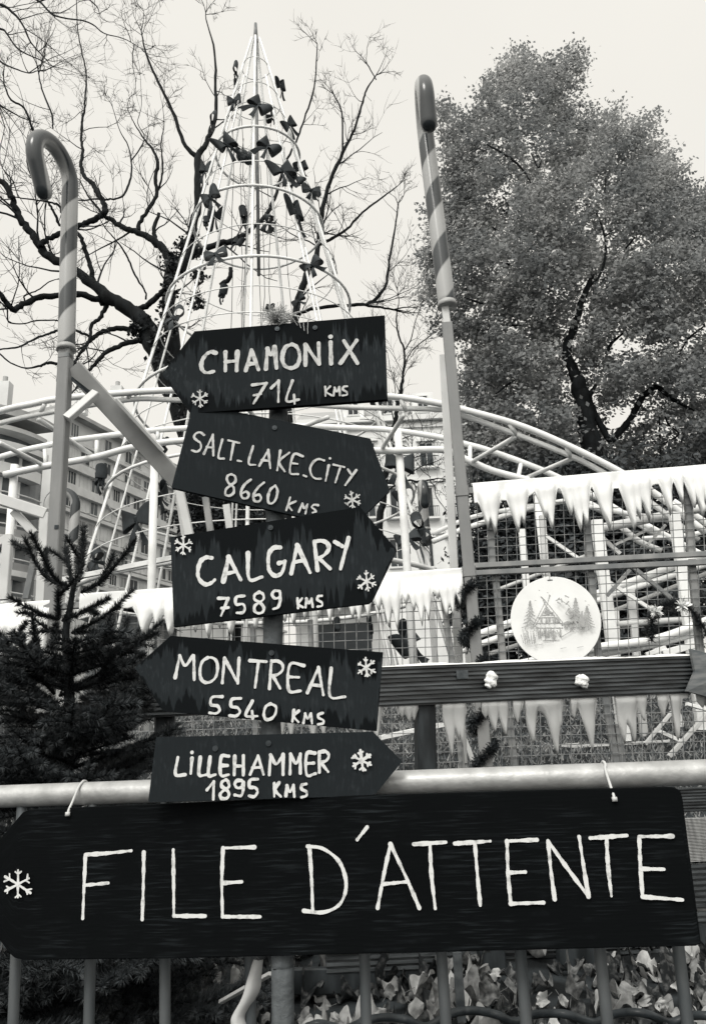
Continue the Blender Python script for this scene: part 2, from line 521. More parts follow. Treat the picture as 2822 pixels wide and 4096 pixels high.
def board_mesh(poly, n, th, name, mt, parent, u_dir, bevel=.0012):
    "board with a UV map: v runs 0 (lower edge) to 1 (upper edge)"
    m = MB(); m.slab(poly, n, th)
    up = (Z - n * Z.dot(n)).normalized(); uu = u_dir
    k = len(poly)
    us = [p.dot(uu) for p in m.v_] if hasattr(m, 'v_') else [Vector(p).dot(uu) for p in m.v]
    # height of the upper and lower edge at each u
    pol = [(Vector(p).dot(uu), Vector(p).dot(up)) for p in poly]
    def edge(u, hi):
        best = None
        for (a, b), (c, d) in zip(pol, pol[1:] + pol[:1]):
            if abs(c - a) > 1e-6 and min(a, c) - 1e-6 <= u <= max(a, c) + 1e-6:
                h = b + (d - b) * (u - a) / (c - a)
                best = h if best is None else (max(best, h) if hi else min(best, h))
        return best
    # split the board into columns so that v follows the sloping edges
    u0, u1 = min(p[0] for p in pol), max(p[0] for p in pol)
    nc = 40
    cuts = sorted(set([lerp(u0 + 1e-4, u1 - 1e-4, i / nc) for i in range(nc + 1)] + [min(max(p[0], u0 + 1e-4), u1 - 1e-4) for p in pol]))
    c0 = Vector(poly[0]); base = c0 - uu * c0.dot(uu) - up * c0.dot(up)
    m = MB(); uvs = []; fs = []; vs = []
    for u in cuts:
        lo, hi = edge(u, False), edge(u, True)
        for h in (lo, hi): vs.append(base + uu * u + up * h)
    nv = len(vs)
    vs += [p - n * th for p in vs]
    W = u1 - u0; H = max(p[1] for p in pol) - min(p[1] for p in pol)
    def uvp(i):
        i2 = i % nv; c = i2 // 2
        return ((cuts[c] - u0) / .37, float(i2 % 2))
    flat = n.dot(uu.cross(up)) > 0
    for c in range(len(cuts) - 1):
        a, b, d, e = 2 * c, 2 * c + 1, 2 * c + 3, 2 * c + 2
        f = (a, e, d, b) if flat else (a, b, d, e)
        fs.append(f); uvs += [uvp(i) for i in f]
        g = tuple(i + nv for i in f[::-1]); fs.append(g); uvs += [uvp(i) for i in g]
        for p, q in ((b, d), (e, a)):
            f2 = (p, q, q + nv, p + nv) if not flat else (q, p, p + nv, q + nv)
            f2 = f2[::-1]
            fs.append(f2); uvs += [uvp(i) for i in f2]
    L = 2 * (len(cuts) - 1)
    for f2 in ((0, 1, 1 + nv, nv), (L + 1, L, L + nv, L + 1 + nv)):
        f2 = f2 if not flat else f2
        fs.append(f2); uvs += [uvp(i) for i in f2]
    m.add(vs, fs); m.uv = uvs
    o = m.build(name, mt, parent)
    bv = o.modifiers.new('bevel', 'BEVEL'); bv.width = bevel; bv.segments = 2; bv.limit_method = 'ANGLE'; bv.angle_limit = R(60)
    return o

# --- the wooden post that carries the five boards
PY = 1.273
post_px = [(1131, 4096, 40), (1129, 3850, 40), (1108, 3400, 38), (1084, 2950, 37), (1088, 2700, 37), (1093, 2440, 38), (1097, 2240, 38), (1102, 2050, 38), (1110, 1800, 38), (1118, 1500, 38), (1124, 1340, 38)]
sp = thing('signpost', P(1131, 4096, PY) * 1.0, 'weathered wooden signpost carrying five dark hand-lettered arrow boards, behind the queue sign', 'signpost')
sp.location.z = 0; ORG[sp] = Vector(sp.location)
def post():
    rnd = random.Random(5)
    pts = [P(x, y, PY) for x, y, w in post_px]
    d = (pts[0] - pts[1]).normalized()
    pts = [pts[0] + d * ((pts[0].z - .02) / -d.z)] + pts
    cr = catmull([tuple(p) for p in pts], 5)
    m = MB(); m.tube(cr, [.0172 + .0006 * math.sin(i * 1.1) + rnd.uniform(-.0003, .0003) for i in range(len(cr))], 14)
    m.build('post', M['post'], sp, smooth=True)
post()

def screw(mb, c, n, r=.0045):
    u = n.orthogonal().normalized(); v = n.cross(u)
    for rr, h0, h1 in ((r, 0, .0022), (r * .45, .0022, .003)):
        ring = lambda h: [c + n * h + (u * math.cos(x) + v * math.sin(x)) * rr for x in (math.pi * j / 6 for j in range(12))]
        a, b = ring(h0), ring(h1)
        mb.add(a + b, [tuple(range(12, 24))] + [(i, (i + 1) % 12, 12 + (i + 1) % 12, 12 + i) for i in range(12)])

def arrow_board(cr, poly, words, flakes, screws, dy, yaw, label, mt='board', th=.010, seed=1, paint='paint', tilt=0.0):
    rnd = random.Random(seed)
    n = Vector((math.sin(R(yaw)), -math.cos(R(yaw)), tilt)).normalized()
    q = Vector((-.12, PY - .0185 - th - dy, 1.3))
    conv = lambda x, y: PL(*cr(x, y), q, n)
    sc = (conv(801, 400) - conv(799, 400)).length / 2
    pol = [conv(*p) for p in poly]
    uu = (Vector((1, 0, 0)) - n * n.x).normalized()
    b = board_mesh(pol, n, th, 'sign_board', M[mt], sp, uu)
    b['label'] = label
    pn = Paint()
    for w, txt in words:
        for st in parse(txt):
            if len(st) == 1: pn.dot(conv(*st[0]), n, w * sc * 1.15)
            else: pn.stroke([conv(*p) for p in st], n, w * sc, rnd)
        pn.m.build('lettering', M[paint], b)
        lv = pn.lv; pn = Paint(); pn.lv = lv
    for c, r, w, rot, cut in flakes:
        f = Paint(); f.lv = pn.lv
        snowflake(f, conv, c, r, w, n, sc, rnd, rot, cut=cut)
        f.m.build('painted_snowflake', M[paint], b)
    for s_ in screws:
        m = MB(); screw(m, conv(*s_), n); m.build('screw', M['screw'], b, smooth=False)
    return b

arrow_board(crop(600, 1240, 1.596), [(285, 135), (1497, 33), (1515, 570), (258, 660), (75, 408)],
 [(27, '''420,275 390,268 360,285 335,320 328,360 340,390 365,402 408,393; 482,270 482,390; 558,268 553,388; 484,332 555,326;
 612,388 648,256; 648,256 693,383; 628,347 672,342; 740,378 750,248; 750,248 772,288 795,238; 795,238 808,373;
 905,222 868,238 848,280 846,325 865,362 905,373 940,353 955,310 950,265 930,232 905,222; 992,356 992,224; 992,224 1078,348; 1080,348 1076,214;
 1152,208 1156,346; 1152,174; 1237,200 1323,343; 1318,198 1215,343'''),
  (17, '''655,482 745,470; 745,470 662,600; 665,548 712,540; 775,502 822,455; 822,455 820,590; 910,455 872,582 950,576; 920,545 924,603'''),
  (14, '''1118,494 1120,553; 1150,492 1124,525 1160,550; 1172,552 1178,500; 1178,500 1192,525 1208,497; 1208,497 1212,550; 1258,492 1237,495 1231,513 1255,530 1255,547 1227,551''')],
 [((322, 572), 56, 10, .05, None)], [(812, 122), (1053, 115)], .013, -3, 'uppermost dark board pointing left, lettered CHAMONIX 714 KMS', 'board_worn', seed=11, paint='paint_grey')
arrow_board(crop(600, 1640, 1.596), [(276, -44), (1405, 182), (1530, 515), (1385, 654), (1277, 752), (137, 495)],
 [(15, '''345,160 320,143 292,152 282,175 300,195 322,212 325,245 300,267 268,258; 345,280 402,158; 402,158 405,292; 365,237 402,242; 462,190 437,300 472,312;
 500,195 570,212; 535,206 515,320; 560,325 585,330; 658,232 630,340 675,352; 698,358 755,257; 755,257 768,375; 715,322 762,327;
 832,262 812,388; 888,275 825,332 860,395; 975,298 917,287 893,400 945,412; 905,342 942,347; 980,420 998,428;
 1110,325 1075,316 1042,335 1022,375 1030,418 1055,440 1088,442; 1140,357 1120,456; 1148,312; 1170,352 1240,368; 1215,364 1182,466; 1262,382 1287,422; 1315,387 1245,483'''),
  (16, '''520,414 543,427 546,460 515,485 487,510 484,543 510,550 536,530 533,495 507,475 492,445 500,422 520,414; 645,448 605,480 583,525 590,563 618,567 632,545 616,525 588,537;
 728,467 690,500 663,545 668,583 697,587 710,565 696,545 668,552; 800,487 770,512 754,560 760,598 785,597 807,565 814,517 800,487'''),
  (13, '''895,562 870,645; 930,587 885,612 905,645; 950,655 972,602; 972,602 985,632 1005,607; 1005,607 992,666; 1072,613 1047,610 1032,625 1050,640 1058,653 1037,660''')],
 [((1290, 580), 54, 11, .1, 640)], [(795, 115), (790, 150)][:1], 0.0, 2, 'dark board pointing right and sloping down, lettered SALT LAKE CITY 8660 KMS', 'board_smooth', seed=12, paint='paint_grey')
arrow_board(crop(640, 2020, 1.596), [(67, 205), (1275, 12), (1510, 285), (1355, 610), (1330, 628), (88, 778)],
 [(27, '''330,338 295,335 262,357 246,400 243,450 262,488 295,508 330,496 350,478; 405,488 438,332; 438,332 516,478; 422,440 480,426; 562,308 570,473 652,460;
 768,272 727,274 697,310 691,370 700,422 735,453 773,438 791,400 797,360; 760,372 797,362; 838,438 875,257; 875,257 958,433; 856,367 915,354;
 985,234 1005,418; 985,236 1030,230 1068,247 1076,285 1045,323 1005,343; 1015,342 1085,408; 1115,237 1163,265; 1203,212 1152,410'''),
  (18, '''375,597 437,597; 437,597 392,708; 395,660 438,656; 540,582 490,590 488,635 530,634 543,660 530,688 492,690;
 635,558 607,575 606,605 640,625 663,655 658,683 632,693 607,680 607,645 640,622 663,600 658,570 635,558; 765,552 732,550 717,575 735,598 762,590 768,560; 768,560 768,610 755,653 724,666'''),
  (16, '''878,598 882,660; 908,597 884,635 913,655; 930,656 935,600; 935,600 950,628 968,600; 968,600 976,653; 1033,582 1010,586 1006,608 1033,625 1033,646 1007,651''')],
 [((155, 262), 60, 12, 0, None), ((1318, 490), 62, 12, .12, None)], [(706, 145)], .013, -2, 'dark board pointing right and tilted up, lettered CALGARY 7589 KMS', 'board', seed=13)
arrow_board(crop(500, 2500, 1.451), [(265, 62), (1497, 158), (1460, 616), (220, 500), (58, 248)],
 [(18, '''292,305 318,177; 318,177 350,235 395,177; 400,177 402,318; 480,190 450,212 436,260 441,310 465,333 500,328 528,300 538,250 530,208 505,190 480,190;
 565,336 578,192; 578,192 655,338; 655,338 662,192; 725,207 820,213; 775,212 755,363; 850,207 838,370; 850,212 885,210 913,230 913,263 885,288 850,294; 860,298 900,368;
 1038,236 957,230 950,378 1018,383; 955,302 1008,304; 1058,393 1122,247; 1122,247 1150,406; 1080,347 1140,354; 1195,252 1189,413 1275,417'''),
  (17, '''565,416 507,420 500,462 538,470 550,495 530,513 492,510; 673,426 622,432 618,472 653,480 668,505 645,528 607,526; 740,442 702,525 770,529; 738,500 742,543;
 845,457 817,475 806,520 820,548 850,543 873,515 876,475 845,457'''),
  (15, '''980,495 971,560; 1008,499 980,530 1006,563; 1035,568 1045,514; 1045,514 1060,543 1078,514; 1078,514 1085,573; 1148,511 1124,519 1122,538 1148,552 1150,570 1120,577''')],
 [((1397, 248), 56, 12, .1, None)], [(850, 162)], .004, 3, 'dark board pointing left at the fir, lettered MON TREAL 5540 KMS', 'board', seed=14)
arrow_board(crop(550, 2880, 1.451), [(108, 100), (1365, 68), (1535, 240), (1380, 430), (1350, 440), (62, 478)],
 [(19, '''235,217 222,315 278,317; 317,222 310,310; 317,188; 365,217 358,316 403,317; 422,214 413,318 453,317; 530,210 487,214 484,318 530,317; 487,264 523,264;
 565,210 562,318; 615,207 615,318; 565,267 613,267; 654,316 700,207; 700,207 732,316; 668,277 718,274; 765,318 772,202; 772,202 805,255 845,200; 845,200 845,316;
 885,313 888,197; 888,197 920,252 945,197; 945,197 945,308; 1030,192 982,197 982,317 1033,310; 984,252 1023,250; 1055,187 1055,303; 1055,187 1090,182 1110,205 1095,235 1060,246; 1065,247 1106,300'''),
  (18, '''405,405 445,357; 445,357 442,460; 515,345 492,360 492,385 520,405 533,430 520,453 490,453 482,430 505,405 533,385 528,357 515,345;
 605,350 577,352 567,375 582,393 606,388 616,362; 616,362 616,400 603,438 567,434; 700,342 657,347 652,387 685,392 698,415 680,443 650,439'''),
  (17, '''795,367 795,443; 823,362 800,405 833,443; 862,438 868,380; 868,380 885,415 906,377; 906,377 911,443; 980,370 954,377 954,400 980,415 980,438 952,447''')],
 [((1300, 235), 60, 17, .1, None)], [(760, 135), (452, 165)], .002, -1, 'lowest dark board pointing right, lettered LILLEHAMMER 1895 KMS', 'board_smooth', seed=15)

# dry straw tuft tied on top of the uppermost board
def straw():
    rnd = random.Random(21); m = MB()
    c0 = P(1108, 1285, PY - .03)
    for i in range(420):
        a = rnd.uniform(0, 6.28); k = rnd.random()
        p = [c0 + Vector((rnd.uniform(-.006, .006), rnd.uniform(-.006, .006), 0))]
        d = Vector((math.cos(a) * .5, math.sin(a) * .5, rnd.uniform(.0, 1.2))).normalized()
        L = rnd.uniform(.012, .042)
        for j in range(4):
            d = (d + Vector((rnd.uniform(-.6, .6), rnd.uniform(-.6, .6), rnd.uniform(-.6, .4)))).normalized()
            p.append(p[-1] + d * L / 4)
        m.tube(p, .0005, 3, False)
    for i in range(4):
        a = P(1115, 1300, PY - .045); b = a + Vector((.035 + .006 * i, -.004, -.005 - .006 * i)); c = a + Vector((.02 + .01 * i, -.004, .016 + .003 * i))
        m.tube(catmull([a, c, b], 6), .0006, 3, False)
    solo(m, 'straw_tuft', M['straw'], 'frayed tuft of dry straw tied on top of the uppermost arrow board', 'straw tuft')
straw()

# ------------------------------------------------------------ crowd barrier
def barrier():
    a = PL(0, 3186, BQ, BN); b = PL(2822, 3088, BQ, BN)
    d = (b - a).normalized()
    a2, b2 = a - d * .55, b + d * .45
    t = thing('crowd_barrier', (0, 1.29, 0), 'galvanised steel crowd barrier with round top rail and upright bars, in front', 'barrier')
    m = MB()
    pts = [a2 + Vector((-.06, 0, -.16)) , a2 + Vector((-.05, 0, -.06)), a2 + Vector((-.02, 0, -.015)), a2] + [a2.lerp(b2, i / 12) for i in range(1, 12)] + [b2, b2 + Vector((.02, 0, -.015)), b2 + Vector((.05, 0, -.06)), b2 + Vector((.06, 0, -.16))]
    m.tube(pts, .0187, 20)
    for e in (pts[0], pts[-1]):
        m.tube([e, Vector((e.x, e.y, .06))], .0187, 16)
    m.build('top_rail', M['galv'], t, smooth=True)
    low = a2.copy(); 
    m = MB(); m.tube([Vector((pts[0].x, pts[0].y, .2)), Vector((pts[-1].x, pts[-1].y, .2))], .015, 12); m.build('bottom_rail', M['galv'], t, smooth=True)
    bars = [(64, 53), (362, 356), (660, 660), (1000, 1003), (1457, 1464), (1765, 1782), (2081, 2103), (2400, 2428), (2715, 2748), (-240, -262), (3030, 3068)]
    for x0, x1 in bars:
        p = PL(x0, 3830, BQ, BN); q = PL(x1, 4096, BQ, BN); dd = (q - p).normalized()
        top = p - dd * ((lerp(a.z, b.z, (p.x - a.x) / (b.x - a.x)) - p.z) / -dd.z - .012)
        bot = p + dd * ((p.z - .2) / -dd.z)
        m = MB(); m.tube([top, p, q, bot], .0086, 12); m.build('bar', M['bar'], t, smooth=True)
    for x in (pts[0].x, pts[-1].x):
        y = pts[0].y if x < 0 else pts[-1].y
        m = MB(); m.beam((x, y - .28, .03), (x, y + .28, .03), .04, .03); m.build('foot', M['galv'], t)
    return a, b
BA, BB = barrier()

# ------------------------------------------------------------ FILE D'ATTENTE board hung on the barrier
def queue_sign():
    n = (BN + Vector((0, 0, .03))).normalized()
    q = Vector((0, 1.29 - .0187 - .037, 1.1))
    L_ = crop(0, 3100, 1.131); R_ = crop(1411, 3100, 1.131)
    px = [(112, 3239), (400, 3227), (1411, 3189), (2200, 3170), (2670, 3160), (2700, 3163), (2720, 3176), (2730, 3205), (2806, 3775), (2803, 3792), (2785, 3799), (1411, 3824), (700, 3838), (98, 3841), (60, 3832), (38, 3812), (-20, 3730), (-80, 3660), (-110, 3560), (-80, 3450), (0, 3356), (90, 3250)]
    s = thing('queue_sign', PL(1411, 3824, q, n), "long black board hung on the barrier rail, lettered FILE D'ATTENTE in thin cream strokes", 'sign')
    pol = [PL(x, y, q, n) for x, y in px]
    uu = (Vector((1, 0, 0)) - n * n.x).normalized()
    b = board_mesh(pol, n, .013, 'board', M['blackboard'], s, uu, .002)
    rnd = random.Random(31); pn = Paint()
    sc = (PL(1412, 3500, q, n) - PL(1411, 3500, q, n)).length / 1.131
    for cr, txt in ((L_, '''388,360 382,500 376,648; 388,360 480,354 595,342; 388,498 492,488; 652,350 650,500 645,652; 785,338 787,500 788,637; 788,637 930,637;
       1152,326 1010,330; 1010,330 1005,480 1008,640; 1008,640 1178,640; 1010,488 1095,482'''), (L_, '''1400,322 1410,470 1415,612; 1392,322 1460,332 1530,385 1562,460 1562,530 1530,590 1460,620 1375,613'''),
      (R_, '''20,292 65,235; 112,600 140,450 170,312; 170,312 240,460 300,600; 138,492 240,482; 275,312 420,303; 348,308 355,450 372,602; 460,309 620,298; 550,303 562,450 575,588;
       830,292 695,298; 695,298 700,440 712,580; 712,580 860,575; 705,440 778,437; 910,560 893,430 880,297; 880,297 960,410 1062,548; 1062,548 1040,410 1020,278;
       1070,284 1235,272; 1143,280 1150,410 1165,545; 1440,275 1290,277; 1290,277 1295,400 1305,548; 1305,548 1485,562; 1298,422 1402,424''')):
        for st in parse(txt):
            pn.stroke([PL(*cr(*p), q, n) for p in st], n, 16 * sc, rnd, .12)
        if txt.startswith('1400'): continue
        pn.m.build('lettering', M['paint'], b)
        lv = pn.lv; pn = Paint(); pn.lv = lv
    f = Paint(); f.lv = pn.lv
    snowflake(f, lambda x, y: PL(*L_(x, y), q, n), (91, 492), 68, 11, n, sc, rnd, 0)
    f.m.build('painted_snowflake', M['paint'], b)
    # the two plastic ties
    for name, (x0, y0), (x1, y1), lab in (('l', (330, 3125), (277, 3250), 'white plastic cable tie holding the pointed end of the queue sign'),
                                          ('r', (2410, 3055), (2453, 3190), 'white plastic cable tie holding the square end of the queue sign')):
        t = lerp(0, 1, (PL(x0, y0 + 30, BQ, BN).x - BA.x) / (BB.x - BA.x))
        c = BA.lerp(BB, t)
        hole = PL(x1, y1, q, n)
        u = (hole - c); u.normalize()
        top = PL(x0, y0, BQ + Vector((0, -.004, 0)), BN)
        path = [hole + n * -.016, hole + n * .003, hole.lerp(top, .35) + n * .004, hole.lerp(top, .8) + n * .004]
        side = top - c; side -= Vector((1, 0, 0)) * 0
        for a in (55, 90, 130, 180, 230, 270):
            path.append(Vector((c.x + (top.x - c.x) * max(0, math.cos(R(a - 60))) * .6 + .002 * a / 90, c.y - math.cos(R(a)) * .0205, c.z + math.sin(R(a)) * .0205)))
        path.append(hole + n * -.016 + Vector((.001, .001, 0)))
        m = MB(); pts = catmull([tuple(p) for p in path], 5)
        m.tube(pts, .0022, 6)
        m.box(hole + n * .004 + Vector((0, 0, -.002)), (.0035, 0, 0), (0, .002, 0), (0, 0, .003))
        solo(m, 'cable_tie', M['tie'], lab, 'cable tie', 'cable ties on the queue sign', smooth=True)
queue_sign()
# ------------------------------------------------------------ candy-cane posts, mesh fence, icicle boards, deck rail
FQ = Vector((0, 3.77, 0)); FD = Vector((1, -.12, 0)).normalized(); FN = Vector((-.12, -1, 0)).normalized()
def FP(px, py, off=0.0): return PL(px, py, FQ + FN * off, FN)
# off > 0 is nearer the camera

def cane(parent, base, top, hook_dir, rad, R_h, tail, turn, p0=0.0):
    base, top = Vector(base), Vector(top)
    ax = (top - base).normalized(); h = Vector(hook_dir); h = (h - ax * h.dot(ax)).normalized()
    L = (top - base).length
    path = [base + ax * (L * i / 24) for i in range(25)]
    ph = [p0 - (1 - i / 24) * L / .38 for i in range(25)]
    for k in range(1, 21):
        a = math.pi * turn * k / 20
        path.append(top + h * (R_h * (1 - math.cos(a))) + ax * (R_h * math.sin(a)))
        ph.append(ph[-1] + .012)
    d = (path[-1] - path[-2]).normalized(); e = path[-1]
    for k in range(1, 7):
        path.append(e + d * (tail * k / 6)); ph.append(ph[-1] + .01)
    rr = [rad] * len(path)
    for k, s in ((1.0, .86), (1.35, .6), (1.5, .25)):
        path.append(e + d * (tail + rad * (k - .6))); rr.append(rad * s); ph.append(ph[-1])
    n = 28; m = MB(); m.tube(path, rr, n)
    uvs = []
    for f in m.f:
        if len(f) == 4:
            i0 = min(f) // n
            ks = [(i % n, i // n) for i in f]
            wrap = any(k == n - 1 for k, _ in ks) and any(k == 0 for k, _ in ks)
            for k, i in ks:
                kk = n if (wrap and k == 0) else k
                uvs.append((1 - kk / n, ph[i]))
        else: uvs += [(0, 0)] * len(f)
    m.uv = uvs
    c = m.build('candy_cane', M['stripe'], parent, smooth=True)
    # the seam down the plastic moulding and the flared lower lip
    s = MB(); s.tube([base - ax * .004, base + ax * .012, base + ax * .03], [rad * 1.13, rad * 1.12, rad * 1.0], 24); s.build('lip', M['stripe_lip'], c, smooth=True)
    return c
M['arm'] = mat('dull cream steel arm', .40, .5, .32, 6, 6, (1, 1, 1))
M['stripe_lip'] = mat('pale plastic lip', .4, .3, .3, 12)

def pole_tools():
    # left post
    b = FP(266, 1392); lo = FP(215, 2300)
    t = thing('candy_cane_post', (lo.x, lo.y, .4), 'left candy cane post, its striped hook turned sideways to the left', 'candy cane post', 'candy cane posts')
    d = (lo - b).normalized(); foot = b + d * ((b.z - .45) / -d.z)
    m = MB(); m.beam(b - d * .03, foot, .07, .066, FD); m.build('post', M['grey'], t)
    m = MB(); m.beam(b + d * .05, b + d * .075, .07, .07, FD); m.build('collar', M['grey2'], t)
    cane(t, FP(266, 1400), FP(281, 742), (-.27, -.96, 0), .050, .168, .17, 1.17, .08)
    m = MB(); m.box(FP(227, 2108, .034), FD * .011, FN * .004, Z * .011); m.build('bolt_plate', M['screw'], t)
    # diagonal arm with its short brace, angle iron and gusset
    a0, a1 = P(312, 1490, 3.99), P(745, 1960, 4.4)
    ad = (a1 - a0).normalized()
    m = MB(); m.beam(a0 - ad * .04, a1, .05, .105, Vector((.2, 1, 0))); m.build('arm', M['arm'], t)
    m = MB(); m.beam(P(470, 1612, 4.05) + Vector((0, -.02, .012)), P(655, 1815, 4.24) + Vector((0, -.02, .012)), .06, .018, Vector((.2, 1, 0))); m.build('angle_iron', M['cream'], t)
    m = MB(); m.beam(P(268, 1675, 3.93), P(385, 1572, 4.0), .04, .05, Vector((.2, 1, 0))); m.build('brace', M['cream'], t)
    m = MB(); m.slab([P(287, 1505, 3.93), P(368, 1568, 3.99), P(352, 1576, 3.99), P(284, 1520, 3.93)], (0, -1, 0), .01); m.build('gusset', M['screw'], t)
    m = MB(); m.beam(a1 - ad * .08, P(800, 2330, 4.4), .05, .05, Vector((1, 0, 0))); m.build('arm_leg', M['cream'], t)
    m = MB(); m.beam(P(720, 1985, 4.42), P(770, 2330, 4.45), .05, .03, Vector((1, 0, 0))); m.build('arm_leg', M['cream'], t)
    # right post
    b = FP(1787, 1296); lo = FP(1944, 3060)
    d = (lo - b).normalized(); foot = b + d * ((b.z - .45) / -d.z)
    t = thing('candy_cane_post', (foot.x, foot.y, .4), 'candy cane post right of the signs, its striped hook turned towards the viewer', 'candy cane post', 'candy cane posts')
    m = MB(); m.beam(b, foot, .058, .05, FD); m.build('post', M['grey'], t)
    m = MB(); m.beam(FP(1777, 1215), b + d * .02, .04, .036, FD); m.build('neck', M['cream'], t)
    cane(t, FP(1788, 1226), FP(1703, 552), (-.09, -1, 0), .049, .165, .13, 1.1, 0.0)
    for y in (1948, 2268):
        m = MB(); m.beam(FP(lerp(1787, 1944, (y - 1296) / 1764), y), FP(lerp(1787, 1944, (y + 40 - 1296) / 1764), y + 40), .066, .06, FD); m.build('bracket', M['grey'], t)
    m = MB(); m.beam(P(1772, 1425, 3.85), P(1836, 2700, 3.95), .045, .05, FD); m.beam(P(1836, 2700, 3.95), P(1850, 3050, 3.98), .045, .05, FD); m.build('back_post', M['cream'], t)
pole_tools()

def wire_panel(name, corners, label, group, sx, sy, xtubes, seed, rails=(), dia=.0021, off=0.0):
    "corners tl,tr,br,bl in photo pixels on the fence plane"
    rnd = random.Random(seed)
    tl, tr, br, bl = [FP(*c, off) for c in corners]
    org = (bl + br) / 2
    t = thing(name, org, label, 'mesh fence', group)
    m = MB()
    W = (tr - tl).length; H = (tl - bl).length
    nx, ny = int(W / sx), int(H / sy)
    for i in range(nx + 1):
        u = i * sx / W
        a, b = tl.lerp(tr, u), bl.lerp(br, u)
        m.tube([a, a.lerp(b, .5) + FN * rnd.uniform(-.004, .004), b], dia, 5, False)
    for j in range(ny + 1):
        v = j * sy / H
        a, b = tl.lerp(bl, v), tr.lerp(br, v)
        m.tube([a - FN * .004, a.lerp(b, .33) + Z * rnd.uniform(-.004, .004) - FN * .004, a.lerp(b, .66) + Z * rnd.uniform(-.004, .004) - FN * .004, b - FN * .004], dia, 5, False)
    m.build('wire_mesh', M['wire'], t)
    for (x0, y0, x1, y1, w, key) in xtubes:
        m = MB(); m.beam(FP(x0, y0, off - .03), FP(x1, y1, off - .03), w, w, FD); m.build('frame_tube', M[key], t)
    for (x0, y0, x1, y1, w) in rails:
        m = MB(); m.beam(FP(x0, y0, off + .012), FP(x1, y1, off + .012), w, w, FN); m.build('frame_rail', M['grey2'], t)
    return t

wire_panel('mesh_fence_panel', [(1905, 1990), (3000, 1935), (3010, 2205), (1915, 2258)], 'upper wire mesh panel under the big icicle board, right of the candy cane post', 'welded mesh fence panels', .048, .044,
           [(1958, 2060, 1968, 2262, .036, 'grey2'), (2345, 2070, 2356, 2240, .032, 'grey2'), (2752, 2040, 2762, 2215, .036, 'grey2'), (2738, 1940, 2752, 2040, .036, 'grey2')], 1,
           [(1890, 2264, 3010, 2206, .026)])
wire_panel('mesh_fence_panel', [(1905, 2290), (3010, 2238), (3040, 3080), (1930, 3110)], 'lower wire mesh panel behind the round plaque', 'welded mesh fence panels', .048, .044,
           [(1978, 2275, 2010, 2640, .034, 'grey2'), (2010, 2640, 2060, 3110, .034, 'grey2'), (2358, 2258, 2392, 2640, .032, 'grey2'), (2392, 2640, 2470, 3100, .032, 'grey2'), (2762, 2240, 2800, 2640, .034, 'grey2'), (2470, 2900, 2490, 3080, .03, 'grey2')], 2,
           [(1890, 2293, 3010, 2240, .026)])
wire_panel('mesh_fence_panel', [(300, 2400), (1842, 2330), (1850, 3110), (310, 3150)], 'wire mesh panel behind the signpost, between the two candy cane posts', 'welded mesh fence panels', .058, .046,
           [(1770, 2380, 1805, 2640, .03, 'grey2'), (1805, 2640, 1850, 3100, .03, 'grey2'), (1240, 2480, 1262, 3050, .024, 'grey2'), (1010, 2500, 1025, 3050, .024, 'grey2'), (640, 2480, 660, 3050, .03, 'grey')], 3)
wire_panel('mesh_fence_panel', [(-300, 2420), (205, 2405), (205, 3150), (-300, 3160)], 'wire mesh panel at the left edge behind the fir', 'welded mesh fence panels', .058, .046, [(120, 2400, 120, 3100, .03, 'grey')], 4)

# ---- moulded snow boards with icicles
def icicle_board(tl, tr, h, icicles, label, plane, mt, name='icicle_board', group='moulded icicle boards on the fence', cols=None, relief=.03, th=.012, seed=0, valley=0.0):
    """tl,tr: upper corners (3-D).  h: plain height below the top edge before icicles start.
    icicles: list of (u metres, length metres, half width metres, lean)."""
    rnd = random.Random(seed)
    n = plane
    W = (tr - tl).length; d = (tr - tl).normalized()
    nu = cols or max(24, int(W / .008)); nv = 22
    lows = []
    def low(u):
        z = h * .8 + valley * (.35 + .3 * math.sin(u * 8.3 + seed) + .2 * math.sin(u * 21.7 + seed * 3) + .15 * math.sin(u * 47 + seed))
        for (c, L, w, ln) in icicles:
            # outline of one icicle: wide root, rounded flank, narrow tip, leaning by ln
            for k in (0,):
                x = abs(u - c - ln * .5) / w
                if x < 1.3:
                    x /= 1.3; z = max(z, h + L * (.55 * (1 - x) ** 1.5 + .45 * (1 - x ** 1.25)))
        return z
    g = []; back = []
    for i in range(nu + 1):
        u = W * i / nu; lo = low(u)
        for j in range(nv + 1):
            v = lo * j / nv
            dep = 0
            for (c, L, w, ln) in icicles:
                cc = c + ln * .5 * max(0, (v - h * .5)) / max(L, .01)
                t = min(1, max(0, (v - h * .30) / (h * .7 + 1e-6)))
                wd = w * (1.0 - .75 * min(1, max(0, v - h) / max(L, .01)))
                x = (u - cc) / max(wd, 1e-4)
                if abs(x) < 1: dep = max(dep, math.sqrt(1 - x * x) * relief * t * min(1, w / .05 + .2))
            edge = min(1, (lo - v) / .02, v / .008 + .15)
            dep = dep * max(0, edge) ** .5 + .003 * math.sin(u * 23 + seed) * min(1, v / .05) + .002 * math.sin(v * 60 + u * 11)
            g.append(tl + d * u - Z * v + n * (th + dep)); back.append(tl + d * u - Z * v)
    m = MB(); k = nv + 1; N = len(g)
    fs = []
    for i in range(nu):
        for j in range(nv):
            a = i * k + j
            fs.append((a, a + 1, a + k + 1, a + k)); fs.append((N + a, N + a + k, N + a + k + 1, N + a + 1))
        a = i * k; fs.append((a, a + k, N + a + k, N + a)); a += nv; fs.append((a, N + a, N + a + k, a + k))
    for j in range(nv):
        fs.append((j, N + j, N + j + 1, j + 1)); a = nu * k + j; fs.append((a, a + 1, N + a + 1, N + a))
    m.add(g + back, fs)
    return solo(m, name, M[mt], label, 'icicle board', group, smooth=True)

